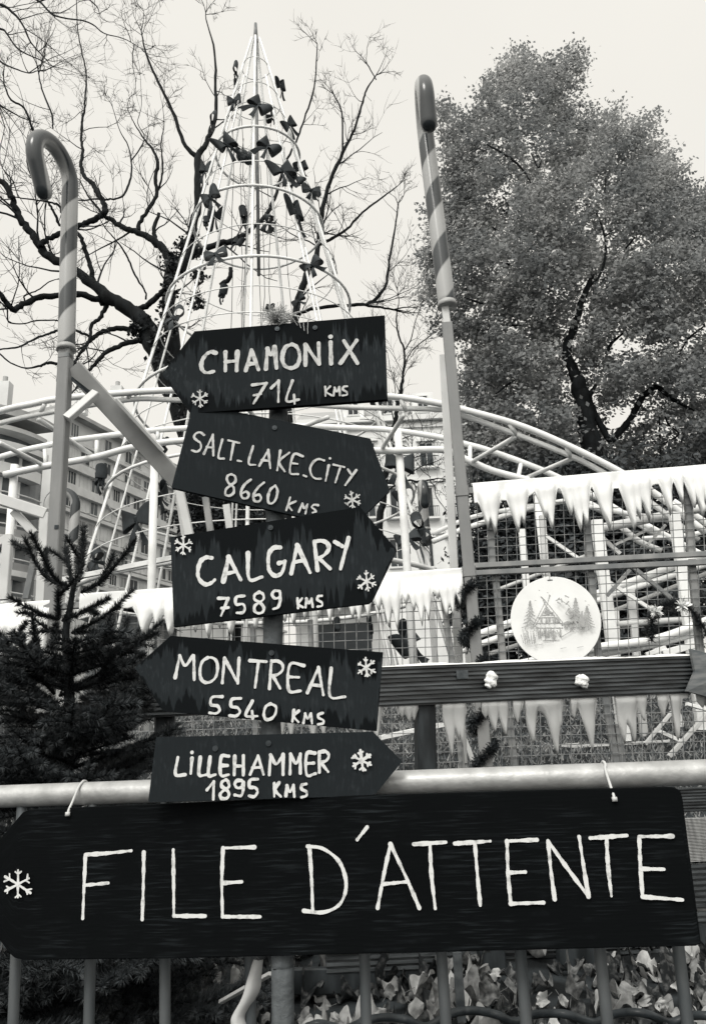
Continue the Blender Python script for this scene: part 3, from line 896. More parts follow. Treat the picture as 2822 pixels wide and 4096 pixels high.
def from_px(tl, tr, tips, base_y, plane_fn, cr, wid):
    a, b = plane_fn(*cr(*tl)), plane_fn(*cr(*tr))
    d = (b - a).normalized(); W = (b - a).length
    out = []
    hs = []
    for t in tips:
        x, y = t[0], t[1]; w = t[2] if len(t) > 2 else wid
        p = plane_fn(*cr(x, y)); u = (p - a).dot(d); top = a + d * u
        by = base_y(x) if callable(base_y) else base_y
        q = plane_fn(*cr(x, by))
        wm = (plane_fn(*cr(x + w, y)) - p).length
        out.append([u, (q - p).dot(Z), wm, 0]); hs.append((top - q).dot(Z))
    h = sum(hs) / len(hs)
    return a, b, h, [tuple(o) for o in out]

cA = crop(1850, 1850, 1.642)
FPo = lambda px, py: FP(px, py, .02)
tipsA = [(95, 270, 40), (165, 445, 38), (212, 480, 30), (255, 330, 24), (312, 385, 30), (365, 480, 36), (400, 430, 26), (455, 300, 24), (540, 380, 36), (585, 455, 34), (615, 348, 24), (655, 300, 20), (710, 368, 34), (772, 465, 34), (812, 440, 30), (870, 300, 34), (925, 380, 34), (965, 468, 32), (1005, 310, 22), (1075, 370, 32), (1125, 465, 36), (1160, 390, 30), (1222, 405, 32), (1268, 300, 22), (1320, 330, 36), (1365, 370, 36), (1440, 290, 36), (1520, 330, 34), (1575, 380, 36), (1640, 420, 40), (1720, 380, 40), (1790, 460, 40)]
tipsA = [(x, y, max(18, 18 + (y - 235) * .15)) for i, (x, y, w) in enumerate(tipsA) if i not in (0, 3, 4, 7, 10, 11, 15, 18, 19, 23, 24)]
a, b, h, ic = from_px((62, 140), (1860, -5), tipsA, lambda x: 225 - .075 * x, FPo, cA, 34)
icicle_board(a, b, h, ic, 'big white icicle board above the mesh on the right, in front of the leafy tree', FN, 'snow', seed=1, relief=.038, valley=.07)
cB = crop(1400, 1850, 2.66)
tipsB = [(-2180, 1830, 90), (-2040, 1760, 60), (-1900, 1840, 80), (-1760, 1760, 60), (-1640, 1800, 60), (-1500, 1870, 70), (-1380, 1760, 60), (-1260, 1850, 70), (-1130, 1700, 50), (-1000, 1800, 60), (-905, 1740, 50), (-800, 1830, 60), (-690, 1720, 50), (-600, 1760, 46), (-480, 1690, 40), (-330, 1670, 46), (-210, 1740, 46), (-110, 1640, 40), (30, 1700, 52), (100, 1770, 40), (195, 1700, 46), (305, 1610, 50), (415, 1810, 60), (505, 1840, 54), (595, 1540, 40), (680, 1620, 50), (765, 1780, 54), (838, 1740, 46), (935, 1480, 40), (1030, 1710, 56), (1098, 1705, 40), (1168, 1550, 44)]
a, b, h, ic = from_px((-2860, 1400), (1185, 1125), tipsB, lambda x: 1440 - .05 * x, FPo, cB, 50)
icicle_board(a, b, h, ic, 'long low white icicle board running behind the arrow signs and the fir', FN, 'snow', seed=2, relief=.038, valley=.07)
a, b = FP(-330, 2440, .02), FP(205, 2402, .02)
icicle_board(a, b, .13, [(.08 + .085 * i, random.Random(i + 40).uniform(.06, .24), .045, 0) for i in range(9)], 'white icicle board at the left edge, left of the candy cane post', FN, 'snow', seed=3, relief=.03)
# fascia rails that carry the boards
def fascia_rails():
    for lab, (x0, y0, x1, y1) in (('grey tube holding the big icicle board on the right', (1840, 1968, 3010, 1888)), ('grey tube holding the long low icicle board behind the signs', (170, 2432, 1850, 2312))):
        m = MB(); m.beam(FP(x0, y0, -.01), FP(x1, y1, -.01), .034, .034, FN)
        solo(m, 'fence_rail', M['grey2'], lab, 'fence rail', 'tubes behind the icicle boards')
fascia_rails()

# ---- grooved deck-board rail with posts and lower boards
RQ = Vector((.6, 2.76, 0)); RD = Vector((1, .16, 0)).normalized(); RN = Vector((.16, -1, 0)).normalized()
def RP(px, py, off=0.0): return PL(px, py, RQ + RN * off, RN)
def deck_board(a_top, b_top, h, th, name, mt, parent, grooves=9):
    "plank with ridges along its length; a_top,b_top are the front upper corners"
    d = (b_top - a_top).normalized(); prof = []
    for g in range(grooves):
        y0 = h * g / grooves; s = h / grooves
        prof += [(y0 + .06 * s, 0), (y0 + .55 * s, 0), (y0 + .66 * s, -.010), (y0 + .97 * s, -.010)]
    prof = [(0, -.003)] + prof + [(h, -.010), (h, -th), (0, -th)]
    n = len(prof); ns = 14
    vs = []
    for i in range(ns + 1):
        p = a_top.lerp(b_top, i / ns)
        vs += [p - Z * y + RN * z for y, z in prof]
    fs = [(i * n + k, i * n + (k + 1) % n, (i + 1) * n + (k + 1) % n, (i + 1) * n + k) for i in range(ns) for k in range(n)]
    fs += [tuple(range(n)), tuple(range(ns * n, ns * n + n))[::-1]]
    m = MB(); m.add(vs, fs)
    return m.build(name, M[mt], parent, recalc=True)
def deck_fence():
    o = RP(1700, 3900)
    t = thing('deck_board_fence', (o.x, o.y, .4), 'dark fence of grooved deck boards, snow along its top, behind the barrier', 'wooden fence')
    hz = (RP(1533, 2666) - RP(1533, 2823)).length
    a, b = RP(560, 2706), RP(3150, 2609)
    deck_board(a, b, hz, .027, 'rail_board', 'deck', t, 9)
    m = MB(); rnd = random.Random(8)
    d = (b - a); n = 160; vs = []
    for i in range(n + 1):
        p = a + d * (i / n); k = .0085 + .003 * math.sin(i * .31) + rnd.uniform(-.001, .001)
        for y, z in ((.004, .001), (.001 - 0, k * .6), (-.012, k), (-.026, k * .7), (-.03, .001)):
            vs.append(p + RN * (y + .001 * math.sin(i * .7)) + Z * z)
    m.add(vs, [(i * 5 + k, i * 5 + k + 1, (i + 1) * 5 + k + 1, (i + 1) * 5 + k) for i in range(n) for k in range(4)] + [(0, 1, 2, 3, 4), tuple(range(n * 5, n * 5 + 5))[::-1]])
    m.build('snow_edge', M['snow'], t, smooth=True)
    for x0, x1 in ((1703, 1706), (655, 660), (2880, 2920)):
        p = RP(x0, 2800, -.06); q = RP(x1, 3080, -.06); dd = (q - p).normalized(); q = p + dd * ((p.z - .36) / -dd.z)
        m = MB(); m.beam(p + Z * .1, q, .066, .066, RD); m.build('fence_post', M['woodpost'], t)
    for y0, y1, mt in ((3153, 3250, 'deck'), (3276, 3450, 'deck_l'), (3462, 3640, 'deck'), (3655, 3840, 'deck')):
        p, q = RP(1300, y0 + 49), RP(3150, y0 - 16)
        deck_board(p, q, (RP(2760, y0) - RP(2760, y1)).length, .027, 'fence_board', mt, t, 8 if mt == 'deck' else 30)
    for x in (1950, 2290, 2760):
        p = RP(x, 3700, .01); m = MB(); m.beam(p, Vector((p.x, p.y, .36)), .085 if x != 2290 else .13, .05, RD); m.build('foot_block', M['woodpost'], t)
    p, q = RP(1150, 3925, -.02), RP(3150, 3870, -.02)
    m = MB(); m.beam(p, q, .03, .07, RN); m.build('base_plank', M['woodpost'], t)
    m = MB(); m.box(RP(1847, 2698, .003), RD * .021, RN * .003, Z * .015); m.build('metal_plate', M['plate'], t)
    return t
deck_fence()

# cotton tufts and wooden star on the rail
def tuft(px, py, r, seed, label):
    rnd = random.Random(seed); m = MB()
    ph = [rnd.uniform(0, 6) for _ in range(9)]
    c = RP(px, py, r * .55)
    def f(d): return 1 + .16 * math.sin(d.x * 4 + ph[0]) + .14 * math.sin(d.z * 5 + ph[1] + d.x * 2) + .1 * math.sin(d.y * 7 + ph[2]) + .07 * math.sin(d.x * 13 + ph[3]) * math.sin(d.z * 11 + ph[4]) + rnd.uniform(-.03, .03)
    m.ball(c, r, 26, 18, f)
    m.ball(c + Vector((rnd.uniform(-.5, .5) * r, -.1 * r, -r * .75)), r * .55, 16, 12, f)
    m.ball(c + Vector((rnd.uniform(-.6, .6) * r, 0, r * .5)), r * .6, 16, 12, f)
    solo(m, 'cotton_tuft', M['cotton'], label, 'cotton tuft', 'cotton wool tufts on the deck rail', smooth=True)
tuft(1963, 2715, .024, 1, 'plump white cotton tuft on the dark deck rail, the one nearer the signpost')
tuft(2326, 2722, .021, 2, 'white cotton tuft with a hanging wisp on the dark deck rail, below the round plaque')
def star():
    m = MB(); c = RP(2862, 2708, .03); r0 = (RP(2862 + 132, 2708) - RP(2862, 2708)).length
    pts = []
    for k in range(10):
        a = R(200) + math.pi * k / 5; r = r0 if k % 2 == 0 else r0 * .62
        pts.append(c + RD * (math.cos(a) * r) + Z * (math.sin(a) * r))
    top = c + RN * .016; vs = pts + [top] + [p - RN * .014 for p in pts]
    fs = [(i, (i + 1) % 10, 10)[::-1] for i in range(10)] + [(i, (i + 1) % 10, 11 + (i + 1) % 10, 11 + i) for i in range(10)] + [tuple(range(11, 21))]
    m.add(vs, fs)
    solo(m, 'wooden_star', M['wood'], 'grey faceted wooden star hung on the deck rail at the right edge', 'star', recalc=True)
star()

# plastic icicle trims under the rail
cC = crop(1500, 2600, 1.207)
groups = [
 ((104, 268), (206, 264), [(130, 330, 22), (165, 352, 26), (188, 345, 20)], 'broad blunt grey icicle trim left of the dark timber post'),
 ((318, 262), (436, 260), [(365, 532, 34), (340, 400, 26), (415, 470, 30), (398, 440, 24)], 'grey icicle trim with two long close prongs right of the dark timber post'),
 ((508, 258), (634, 256), [(530, 335, 26), (573, 402, 32), (622, 422, 28)], 'grey icicle trim with two short prongs below the cotton tuft'),
 ((658, 252), (712, 252), [(682, 356, 26)], 'single small grey icicle left of the widest trim'),
 ((716, 252), (908, 246), [(758, 464, 36), (876, 522, 40), (896, 392, 18), (820, 320, 60)], 'widest grey icicle trim, a long right prong and a shorter left prong'),
 ((936, 244), (1064, 240), [(957, 335, 24), (1046, 495, 40), (1000, 300, 24)], 'grey icicle trim with one long prong under the second cotton tuft'),
 ((1152, 238), (1306, 234), [(1200, 460, 34), (1250, 462, 32), (1294, 350, 24), (1225, 380, 50)], 'grey icicle trim with two equal prongs and a stub right of the long-prong trim'),
 ((1356, 232), (1412, 230), [(1393, 325, 26)], 'small pointed grey icicle left of the last long icicle'),
 ((1418, 230), (1502, 228), [(1457, 442, 38)], 'long slender grey icicle left of the wooden star'),
 ((1545, 226), (1640, 224), [(1575, 280, 24), (1620, 330, 26)], 'grey icicle trim under the wooden star'),
 ((-80, 280), (60, 272), [(-50, 420, 30), (10, 460, 30)], 'grey icicle trim half hidden behind the second lowest arrow board'),
 ((-330, 292), (-225, 288), [(-300, 450, 34), (-250, 430, 30)], 'grey icicle trim just right of the signpost'),
 ((-480, 298), (-385, 294), [(-450, 430, 32), (-405, 440, 30)], 'grey icicle trim just left of the signpost'),
]
for i, (tl, tr, tips, lab) in enumerate(groups):
    fn = lambda px, py: RP(px, py, -.022)
    a, b, h, ic = from_px(tl, tr, tips, lambda x: 284 - .03 * x, fn, cC, 26)
    icicle_board(a + Z * .02, b + Z * .02, h + .02, ic, lab, RN, 'ice', 'icicle_trim', 'grey icicle trims under the deck rail', relief=.014, th=.006, seed=10 + i)
# ------------------------------------------------------------ white roller coaster track
GZ = 1.25
c1 = crop(0, 1500, 2.28); c5 = crop(1400, 1500, 1.1224); cm = crop(1850, 2200, 1.642); cu = crop(1850, 1850, 1.642)
def coaster():
    t = thing('roller_coaster_track', P(1000, 2400, 6) * 1.0, 'white tubular roller coaster track arching behind the arrow signs', 'coaster track')
    t.location.z = 1.2; ORG[t] = Vector(t.location)
    YA, YB = 5.4, 6.25
    rails = [
        ('rail', YA, .026, [(-700, 1850), (-250, 1725), (0, 1645), (131, 1616), (224, 1597), (438, 1576), (700, 1561), (1100, 1560), (1551, 1585), (1765, 1616), (1836, 1634), (2059, 1696), (2255, 1776), (2469, 1883), (2640, 1990), (2820, 2130)]),
        ('rail', YA + .05, .021, [(-700, 1900), (-250, 1772), (0, 1693), (224, 1645), (522, 1598), (700, 1600), (1100, 1610), (1400, 1629), (1765, 1638), (1836, 1656), (2059, 1736), (2273, 1821), (2407, 1888), (2600, 2010), (2790, 2160)]),
        ('rail', YB, .026, [(-600, 1990), (-200, 1893), (0, 1829), (110, 1798), (219, 1776), (307, 1759), (482, 1737), (700, 1715), (1100, 1702), (1400, 1712), (1560, 1720), (1756, 1749), (1845, 1772), (1970, 1807), (2202, 1896), (2420, 2010), (2620, 2140)]),
        ('spine', YB - .1, .030, [(17, 1899), (189, 1864), (382, 1829), (553, 1785), (800, 1760), (1200, 1775), (1516, 1803), (1765, 1799), (1863, 1838), (1960, 1880), (2059, 1908), (2220, 1950), (2420, 2050)]),
    ]
    for nm, Y, r, px in rails:
        m = MB(); m.tube([P(x, y, Y) for x, y in catmull(px, 5)], r, 10); m.build(nm, M['white'], t, smooth=True)
    A, B = YA + .05, YB
    ties = [(c1(350, 400), A, c1(870, 750), B), (c1(0, 620), A, c1(430, 840), B), (c1(410, 265), YA, c1(375, 345), A), (c1(410, 680), B, c1(420, 830), B),
            (c1(885, 600), B, c1(880, 750), B), (c1(1190, 150), YA, c1(1170, 225), A), (c1(1440, 510), B, c1(1440, 600), B),
            (c5(240, 180), A, c5(130, 350), B), (c5(225, 105), YA, c5(252, 165), A), (c5(745, 275), A, c5(520, 405), B), (c5(1000, 372), A, c5(780, 465), B),
            (c5(712, 215), YA, c5(745, 270), A), (c5(965, 312), YA, c5(988, 368), A), (c5(537, 318), B, c5(537, 395), B - .1), (c5(765, 400), B, c5(752, 462), B - .1),
            (c5(-230, 90), YA, c5(-230, 140), A), (c5(-100, 190), A, c5(-340, 280), B), (c5(-480, 130), A, c5(-330, 290), B)]
    for p, ya, q, yb in ties:
        m = MB(); m.tube([P(*p, ya), P(*q, yb)], .019, 8); m.build('tie', M['white'], t, smooth=True)
    # legs of the arch, left side frames
    sup = [('white', 6.0, .05, c1(405, 1240), c1(360, 2100)), ('cream', 4.9, .075, c1(-60, 1115), c1(425, 1270)), ('cream', 4.95, .055, c1(130, 1245), c1(320, 1450)),
           ('cream', 4.9, .06, c1(415, 1260), c1(375, 2080)), ('cream', 4.8, .06, c1(80, 1460), c1(35, 2050)), ('cream', 4.8, .05, c1(-120, 1590), c1(95, 1480)), ('cream', 4.8, .04, c1(-60, 1590), c1(60, 1740)),
           ('grey2', 5.2, .045, c1(330, 1620), c1(240, 2040)), ('grey2', 5.6, .03, c1(330, 1440), c1(250, 1420)),
           ('cream', 5.8, .055, (905, 2020), (950, 2330)), ('white', 5.8, .05, (1090, 2040), (1080, 2300)), ('grey2', 5.6, .05, (822, 1990), (850, 2180)), ('white', 6.4, .045, (250, 2320), (700, 2230)), ('white', 6.4, .045, (700, 2230), (1100, 2235))]
    for k, Y, w, p, q in sup:
        m = MB(); m.beam(P(*p, Y), P(*q, Y), w, w * .8, Vector((1, 0, 0))); m.build('support', M[k], t)
    for x, y0 in ((1590, 1720), (1230, 1760), (620, 1775), (60, 1860), (2140, 1930)):
        a = P(x, y0, YB - .05); m = MB(); m.tube([a, Vector((a.x, a.y + .05, GZ))], .035, 10); m.build('support', M['white'], t, smooth=True)
    return t
coaster()

def lower_loop():
    t = thing('roller_coaster_track', P(2350, 2700, 5.4) * 1.0, 'lower white coaster loop and its crossing braces seen through the mesh on the right', 'coaster track')
    t.location.z = 1.0; ORG[t] = Vector(t.location)
    T = [('rail', 'white', 5.0, .029, [cm(-400, 900), cm(330, 760), cm(830, 650), cm(1250, 590), cm(1540, 490), cm(1800, 380)]),
         ('rail', 'white', 5.05, .026, [cm(-400, 960), cm(420, 790), cm(820, 695), cm(1200, 630), cm(1550, 540), cm(1800, 470)]),
         ('rail', 'cream', 5.5, .024, [cm(950, 492), cm(1200, 475), cm(1445, 458)]),
         ('rail', 'white', 5.9, .030, [cm(-60, 620), cm(320, 475), cm(945, 265), cm(1400, 100), cm(1700, -10)]),
         ('rail', 'white', 5.9, .026, [cm(-60, 680), cm(320, 545), cm(945, 310), cm(1400, 160), cm(1700, 60)]),
         ('rail', 'cream', 6.0, .018, [cm(150, 690), cm(400, 610), cm(960, 410), cm(1410, 232), cm(1700, 110)]),
         ('rail', 'cream', 6.2, .016, [cm(245, 255), cm(530, 145), cm(800, 40)]),
         ('rail', 'white', 6.3, .024, [cu(-200, 520), cu(40, 425), cu(500, 285), cu(870, 225)]),
         ('rail', 'white', 6.3, .02, [cu(-200, 470), cu(40, 365), cu(300, 310), cu(560, 270)]),
         ('rail', 'cream', 5.6, .036, [cu(860, 440), cu(1400, 335), cu(1700, 270)]),
         ('rail', 'white', 5.7, .02, [cu(820, 290), cu(1050, 330), cu(1350, 380)]),
         ('rail', 'white', 6.0, .026, [cu(1180, 400), cu(1470, 555), cu(1650, 650)]),
         ('rail', 'cream', 6.0, .026, [cu(1040, 425), cu(1160, 520), cu(1300, 580)]),
         ('rail', 'white', 6.0, .026, [cu(1380, 255), cu(1600, 400), cu(1750, 520)]),
         ('rail', 'white', 6.0, .02, [cu(1180, 500), cu(1460, 480), cu(1600, 450)])]
    for nm, k, Y, r, px in T:
        m = MB(); m.tube([P(x, y, Y) for x, y in catmull(px, 5)], r, 10); m.build(nm, M[k], t, smooth=True)
    S = [('white', 5.2, .075, cu(875, 380), cm(990, 700)), ('white', 5.3, .07, cu(1385, 330), cm(1500, 640)), ('white', 5.8, .05, cu(385, 440), cm(420, 290)), ('cream', 5.9, .05, cu(520, 350), cm(545, 165)),
         ('cream', 5.5, .05, cm(1100, 260), cm(1140, 700)), ('white', 5.6, .05, cm(1270, 640), cm(1300, 740)), ('white', 5.5, .045, cm(1000, 400), cm(1010, 700)),
         ('grey2', 5.1, .026, cm(1100, 100), cm(1370, 320)), ('grey2', 5.1, .024, cm(1095, 130), cm(945, 300)), ('white', 5.4, .03, cm(860, 125), cm(940, 200)), ('white', 5.4, .026, cm(940, 200), cm(1235, 390)),
         ('white', 5.7, .026, cu(540, 480), cu(750, 625)), ('cream', 5.7, .03, cu(900, 480), cu(1030, 600)), ('cream', 5.7, .02, cu(1000, 540), cu(1240, 430)), ('cream', 5.7, .02, cu(1210, 540), cu(1330, 410)),
         ('white', 5.0, .045, cm(1310, 680), cm(1570, 610)), ('white', 5.0, .03, cm(1200, 690), cm(1330, 640))]
    for k, Y, w, p, q in S:
        a, b = P(*p, Y), P(*q, Y)
        if w >= .045 and q[1] > cm(0, 600)[1]: b = b + (b - a).normalized() * .55
        m = MB(); m.beam(a, b, w, w * .8, Vector((1, 0, 0))); m.build('support' if w >= .045 else 'brace', M[k], t)
    # timbers lying on the bank under the loop
    cl = crop(1500, 2600, 1.207)
    for k, Y, w, p, q in (('white', 4.7, .05, cl(20, 425), cl(330, 360)), ('white', 4.4, .04, cl(430, 430), cl(480, 560)), ('cream', 4.9, .03, cl(1300, 455), cl(1430, 300)), ('cream', 4.6, .035, cl(1415, 515), cl(1600, 310)),
                          ('white', 5.0, .04, cl(1350, 385), cl(1470, 440)), ('white', 4.9, .035, cl(1500, 260), cl(1640, 300)), ('cream', 5.2, .03, cl(590, 485), cl(980, 455)), ('cream', 5.2, .03, cl(900, 470), cl(1420, 440)), ('cream', 5.6, .03, cl(300, 500), cl(620, 480))):
        m = MB(); m.beam(P(*p, Y), P(*q, Y), w, w * .6, Vector((0, 1, 0))); m.build('ground_beam', M[k], t)
lower_loop()

# ------------------------------------------------------------ white cone tree frame with bows
CD = 8.5
AP = P(1022, 104, CD); CX, CY, CZ = AP.x, CD, AP.z
SL = .238
def cone_r(z): return (CZ - z) * SL
def ring_z(py, px=1026):
    "height of the ring whose near point is seen at photo row py"
    lo, hi = 1.3, CZ
    for _ in range(40):
        z = (lo + hi) / 2
        d = Vector((CX, CY - cone_r(z), z)) - CAM
        row = 2048 - FPX * d.dot(UX) / d.dot(F3)
        if row > py: lo = z
        else: hi = z
    return (lo + hi) / 2
def cone():
    rnd = random.Random(4)
    t = thing('cone_tree_frame', (CX, CY, 1.3), 'tall white cone of bare tubes and rings shaped like a Christmas tree, hung with bows', 'cone frame')
    n = 11
    for k in range(n):
        a = 2 * math.pi * (k + .35) / n
        top = CZ - .25 - (0 if k % 2 == 0 else .9)
        pts = []
        for i in range(9):
            z = lerp(top, 1.3, i / 8); r = cone_r(z)
            pts.append(Vector((CX + math.cos(a) * r, CY + math.sin(a) * r, z)))
        m = MB(); m.tube(pts, .019 if k % 2 == 0 else .014, 8); m.build('leg', M['white'], t, smooth=True)
        if k % 3 == 0:                                        # doubled legs
            m = MB(); m.tube([p + Vector((-math.sin(a) * .055, math.cos(a) * .055, 0)) for p in pts[3:]], .013, 8); m.build('leg', M['white'], t, smooth=True)
    m = MB(); m.tube([(CX, CY, CZ - 4.2), (CX, CY, CZ + .02)], .022, 10); m.build('mast', M['pole_dark'], t, smooth=True)
    m = MB(); m.tube([(CX, CY, CZ - .3), (CX, CY, CZ + .05)], [.036, .02], 10); m.build('cap', M['pole_dark'], t, smooth=True)
    def ring(z, r, th):
        m = MB(); seg = 56
        ph = rnd.uniform(0, 6)
        pts = [Vector((CX + math.cos(2 * math.pi * i / seg) * r * (1 + .012 * math.sin(3 * i / seg * 6.28 + ph)), CY + math.sin(2 * math.pi * i / seg) * r, z + .02 * math.sin(2 * math.pi * i / seg * 2 + ph))) for i in range(seg + 1)]
        m.tube(pts, th, 6, False); m.build('ring', M['white'], t, smooth=True)
    for y in (504, 743, 1028, 1420, 1803): ring(ring_z(y), cone_r(ring_z(y)) * 1.03, .017)
    for y in (2225,): ring(ring_z(y), cone_r(ring_z(y)) * 1.02, .028)
    for y in (230, 332, 410, 640, 900, 1141, 1247, 1560, 1650, 1960, 2090): ring(ring_z(y), cone_r(ring_z(y)) * 1.015, .0065)
    for k in range(7):                                        # hanging wires of the light chains
        a = rnd.uniform(0, 6.28); z0 = CZ - rnd.uniform(1.2, 3); m = MB(); pts = []
        r0 = cone_r(z0) * rnd.uniform(.2, .9)
        for i in range(14):
            z = z0 - i * .5
            if z < 1.5: break
            pts.append(Vector((CX + math.cos(a) * r0 + rnd.uniform(-.03, .03), CY + math.sin(a) * r0, z)))
        m.tube(pts, .005, 4, False); m.build('light_wire', M['twig'], t)
M['pole_dark'] = mat('dull grey mast', .12, .4, .2, 8)
cone()

def bow_parts(scale, seed):
    "one bow: knot, two loops, two tails; facing -Y, hung from its knot at the origin"
    rnd = random.Random(seed); out = []
    def sheet(name, rows):
        m = MB(); n = len(rows[0])
        for r in rows: 
            for p in r: m.v.append(tuple(Vector(p) * scale))
        N = len(m.v)
        m.f = [(j * n + i, j * n + i + 1, (j + 1) * n + i + 1, (j + 1) * n + i) for j in range(len(rows) - 1) for i in range(n - 1)]
        out.append((name, m))
    for s in (-1, 1):
        lift = rnd.uniform(-.05, .35)
        for face in (-1, 1):
            pass
        rows = []
        for j in range(13):
            a = 2 * math.pi * j / 12
            row = []
            for w in (-.5, -.2, .2, .5):
                u = .5 * (1 - math.cos(a)); d = math.sin(a)
                hw = .18 + .42 * u
                row.append((s * u * .62, -.16 * d * (.5 + u) - .03 - .05 * abs(w), w * hw * 1.35 + lift * u * .7))
            rows.append(row)
        sheet('loop', rows)
        rows = []
        k = rnd.uniform(.25, .55)
        L = rnd.uniform(.75, 1.05)
        for j in range(8):
            v = j / 7; hw = .07 + .26 * v
            row = []
            for i, w in enumerate((-1, -.4, .4, 1)):
                notch = .12 * (1 - abs(w)) if j == 7 else 0
                row.append((s * k * v * .75 + w * hw * .55, -.03 - .07 * math.sin(v * 5 + s) - .03 * w * s, -.06 - v * L + notch))
            rows.append(row)
        sheet('tail', rows)
    m = MB(); m.ball((0, -.05 * scale, 0), .11 * scale, 10, 7, lambda d: 1 + .2 * math.sin(d.z * 6)); out.append(('knot', m))
    return out
proto = {}
def make_bow(scale, seed):
    t = thing('ribbon_bow', (0, 0, 0), None, 'bow', 'dark ribbon bows on the white cone')
    for nm, m in bow_parts(scale, seed):
        o = m.build(nm, M['bow'], t, smooth=True)
        if nm != 'knot':
            sm = o.modifiers.new('thickness', 'SOLIDIFY'); sm.thickness = .006
            ss = o.modifiers.new('smooth', 'SUBSURF'); ss.levels = 1; ss.render_levels = 1
    return t
def dup(root):
    r = root.copy(); COL.objects.link(r)
    for c in list(root.children):
        k = c.copy(); COL.objects.link(k); k.parent = r
    return r
def cone_hit(px, py, back=False):
    d = ray(px, py); o = CAM
    # (x-CX)^2+(y-CY)^2 = SL^2 (CZ-z)^2
    ox, oy, oz = o.x - CX, o.y - CY, CZ - o.z
    a = d.x * d.x + d.y * d.y - SL * SL * d.z * d.z
    b = 2 * (ox * d.x + oy * d.y + SL * SL * oz * d.z)
    c = ox * ox + oy * oy - SL * SL * oz * oz
    D = b * b - 4 * a * c
    if D < 0:
        t = -b / (2 * a)
    else:
        t = (-b + (math.sqrt(D) if back else -math.sqrt(D))) / (2 * a)
    return o + d * t
def place_bows():
    K = 1.131
    px = [(1085, 335, .8, 'b'), (1250, 390, .8, 'f'), (1070, 468, .8, 'f'), (1172, 492, .9, 'f'), (1215, 515, .8, 'b'), (980, 560, .8, 'f'), (1290, 570, .8, 'f'), (1030, 665, 1, 'f'), (1075, 650, .6, 'b'),
          (1212, 680, 1.05, 'f'), (1265, 782, 1, 'f'), (1340, 755, .8, 'b'), (1330, 815, .7, 'f'), (950, 770, .8, 'b'), (1390, 870, .8, 'f'), (967, 900, 1, 'f'), (990, 965, .9, 'b'), (1112, 970, .9, 'b'),
          (1205, 1000, .95, 'b'), (1320, 965, 1, 'f'), (1085, 1085, .9, 'b'), (985, 1165, .8, 'f'), (1402, 1212, .85, 'f'), (1020, 1315, .85, 'b'), (1340, 1350, .8, 'b'), (1215, 1385, .6, 'b'), (808, 1450, 1, 'f'), (1490, 1210, .7, 'b'), (950, 1000, .6, 'b')]
    pts = [(x / K, y / K, s, k) for x, y, s, k in px]
    pts += [(c1(975, 930)[0], c1(0, 930)[1], 1.0, 'f'), (*c1(1290, 1320), 1.1, 'f'), (*c1(1500, 1080), .9, 'b'), (*c1(920, 1690), 1.0, 'b'), (*c1(1530, 650), .9, 'b'),
            (1480 + 290 / 2.896, 1550 + 900 / 2.896, 1.0, 'f'), (1480 + 520 / 2.896, 1550 + 1660 / 2.896, 1.0, 'f'), (1480 + 380 / 2.896, 1550 + 1760 / 2.896, .8, 'f'), (1603, 2572, 1.15, 'f'), (1338, 2500, 1.0, 'b'), (1468, 2500, .9, 'b'),
            (1480 + 40 / 2.896, 1550 + 180 / 2.896, .8, 'b'), (1480 + 300 / 2.896, 1550 + 1260 / 2.896, .7, 'b')]
    pr = [make_bow(.235, s) for s in (1, 2, 3)]
    rnd = random.Random(9); used = [0, 0, 0]
    info = []
    for i, (x, y, s, k) in enumerate(pts):
        j = i % 3
        o = pr[j] if not used[j] else dup(pr[j]); used[j] = 1
        p = cone_hit(x, y, k == 'b')
        out = (p - Vector((CX, CY, p.z))); ang = math.atan2(out.x, -out.y)
        o.location = p + (out.normalized() * .05 if out.length > .01 else Vector((0, 0, 0)))
        o.rotation_euler = (rnd.uniform(-.5, .3), rnd.uniform(-.9, .9), ang * .7 + rnd.uniform(-.9, .9))
        o.scale = (s * rnd.uniform(.75, 1.2), s * rnd.uniform(.9, 1.6), s * rnd.uniform(.85, 1.45))
        axis = 1022 + (y - 104) * .011; half = max(30, (y - 104) * .335)
        f = (x - axis) / half
        side = 'left leg' if f < -.45 else 'right leg' if f > .45 else 'middle'
        info.append((side, 'near' if k == 'f' else 'far', y, o))
    words = ['topmost', 'second', 'third', 'fourth', 'fifth', 'sixth', 'seventh', 'eighth', 'ninth', 'tenth', 'eleventh', 'twelfth', 'thirteenth', 'fourteenth', 'fifteenth', 'sixteenth', 'seventeenth', 'eighteenth', 'nineteenth', 'twentieth', 'twenty-first', 'twenty-second']
    for side in ('left leg', 'right leg', 'middle'):
        for n_, (sd, fr, y, o) in enumerate(sorted([q for q in info if q[0] == side], key=lambda q: q[2])):
            nm = words[n_] + (' from the top' if n_ else '')
            where = {'left leg': "along the white cone's left edge", 'right leg': "along the white cone's right edge", 'middle': "in the middle of the white cone"}[side]
            o['label'] = 'dark ribbon bow, ' + nm + ' ' + where
    for k, (x, y) in enumerate(((1097, 705), (1127, 717))):
        p = cone_hit(x / K, y / K, True); m = MB(); m.ball(p, .095, 18, 12)
        m.tube([p + Z * .09, p + Z * .125], .02, 8); 
        solo(m, 'bauble', M['bauble'], ('upper left' if k == 0 else 'lower right') + ' of the two dark shiny baubles high inside the white cone', 'bauble', 'shiny baubles in the cone', smooth=True)
M['bauble'] = mat('dark glossy bauble', .04, .08, .06, 3)
place_bows()

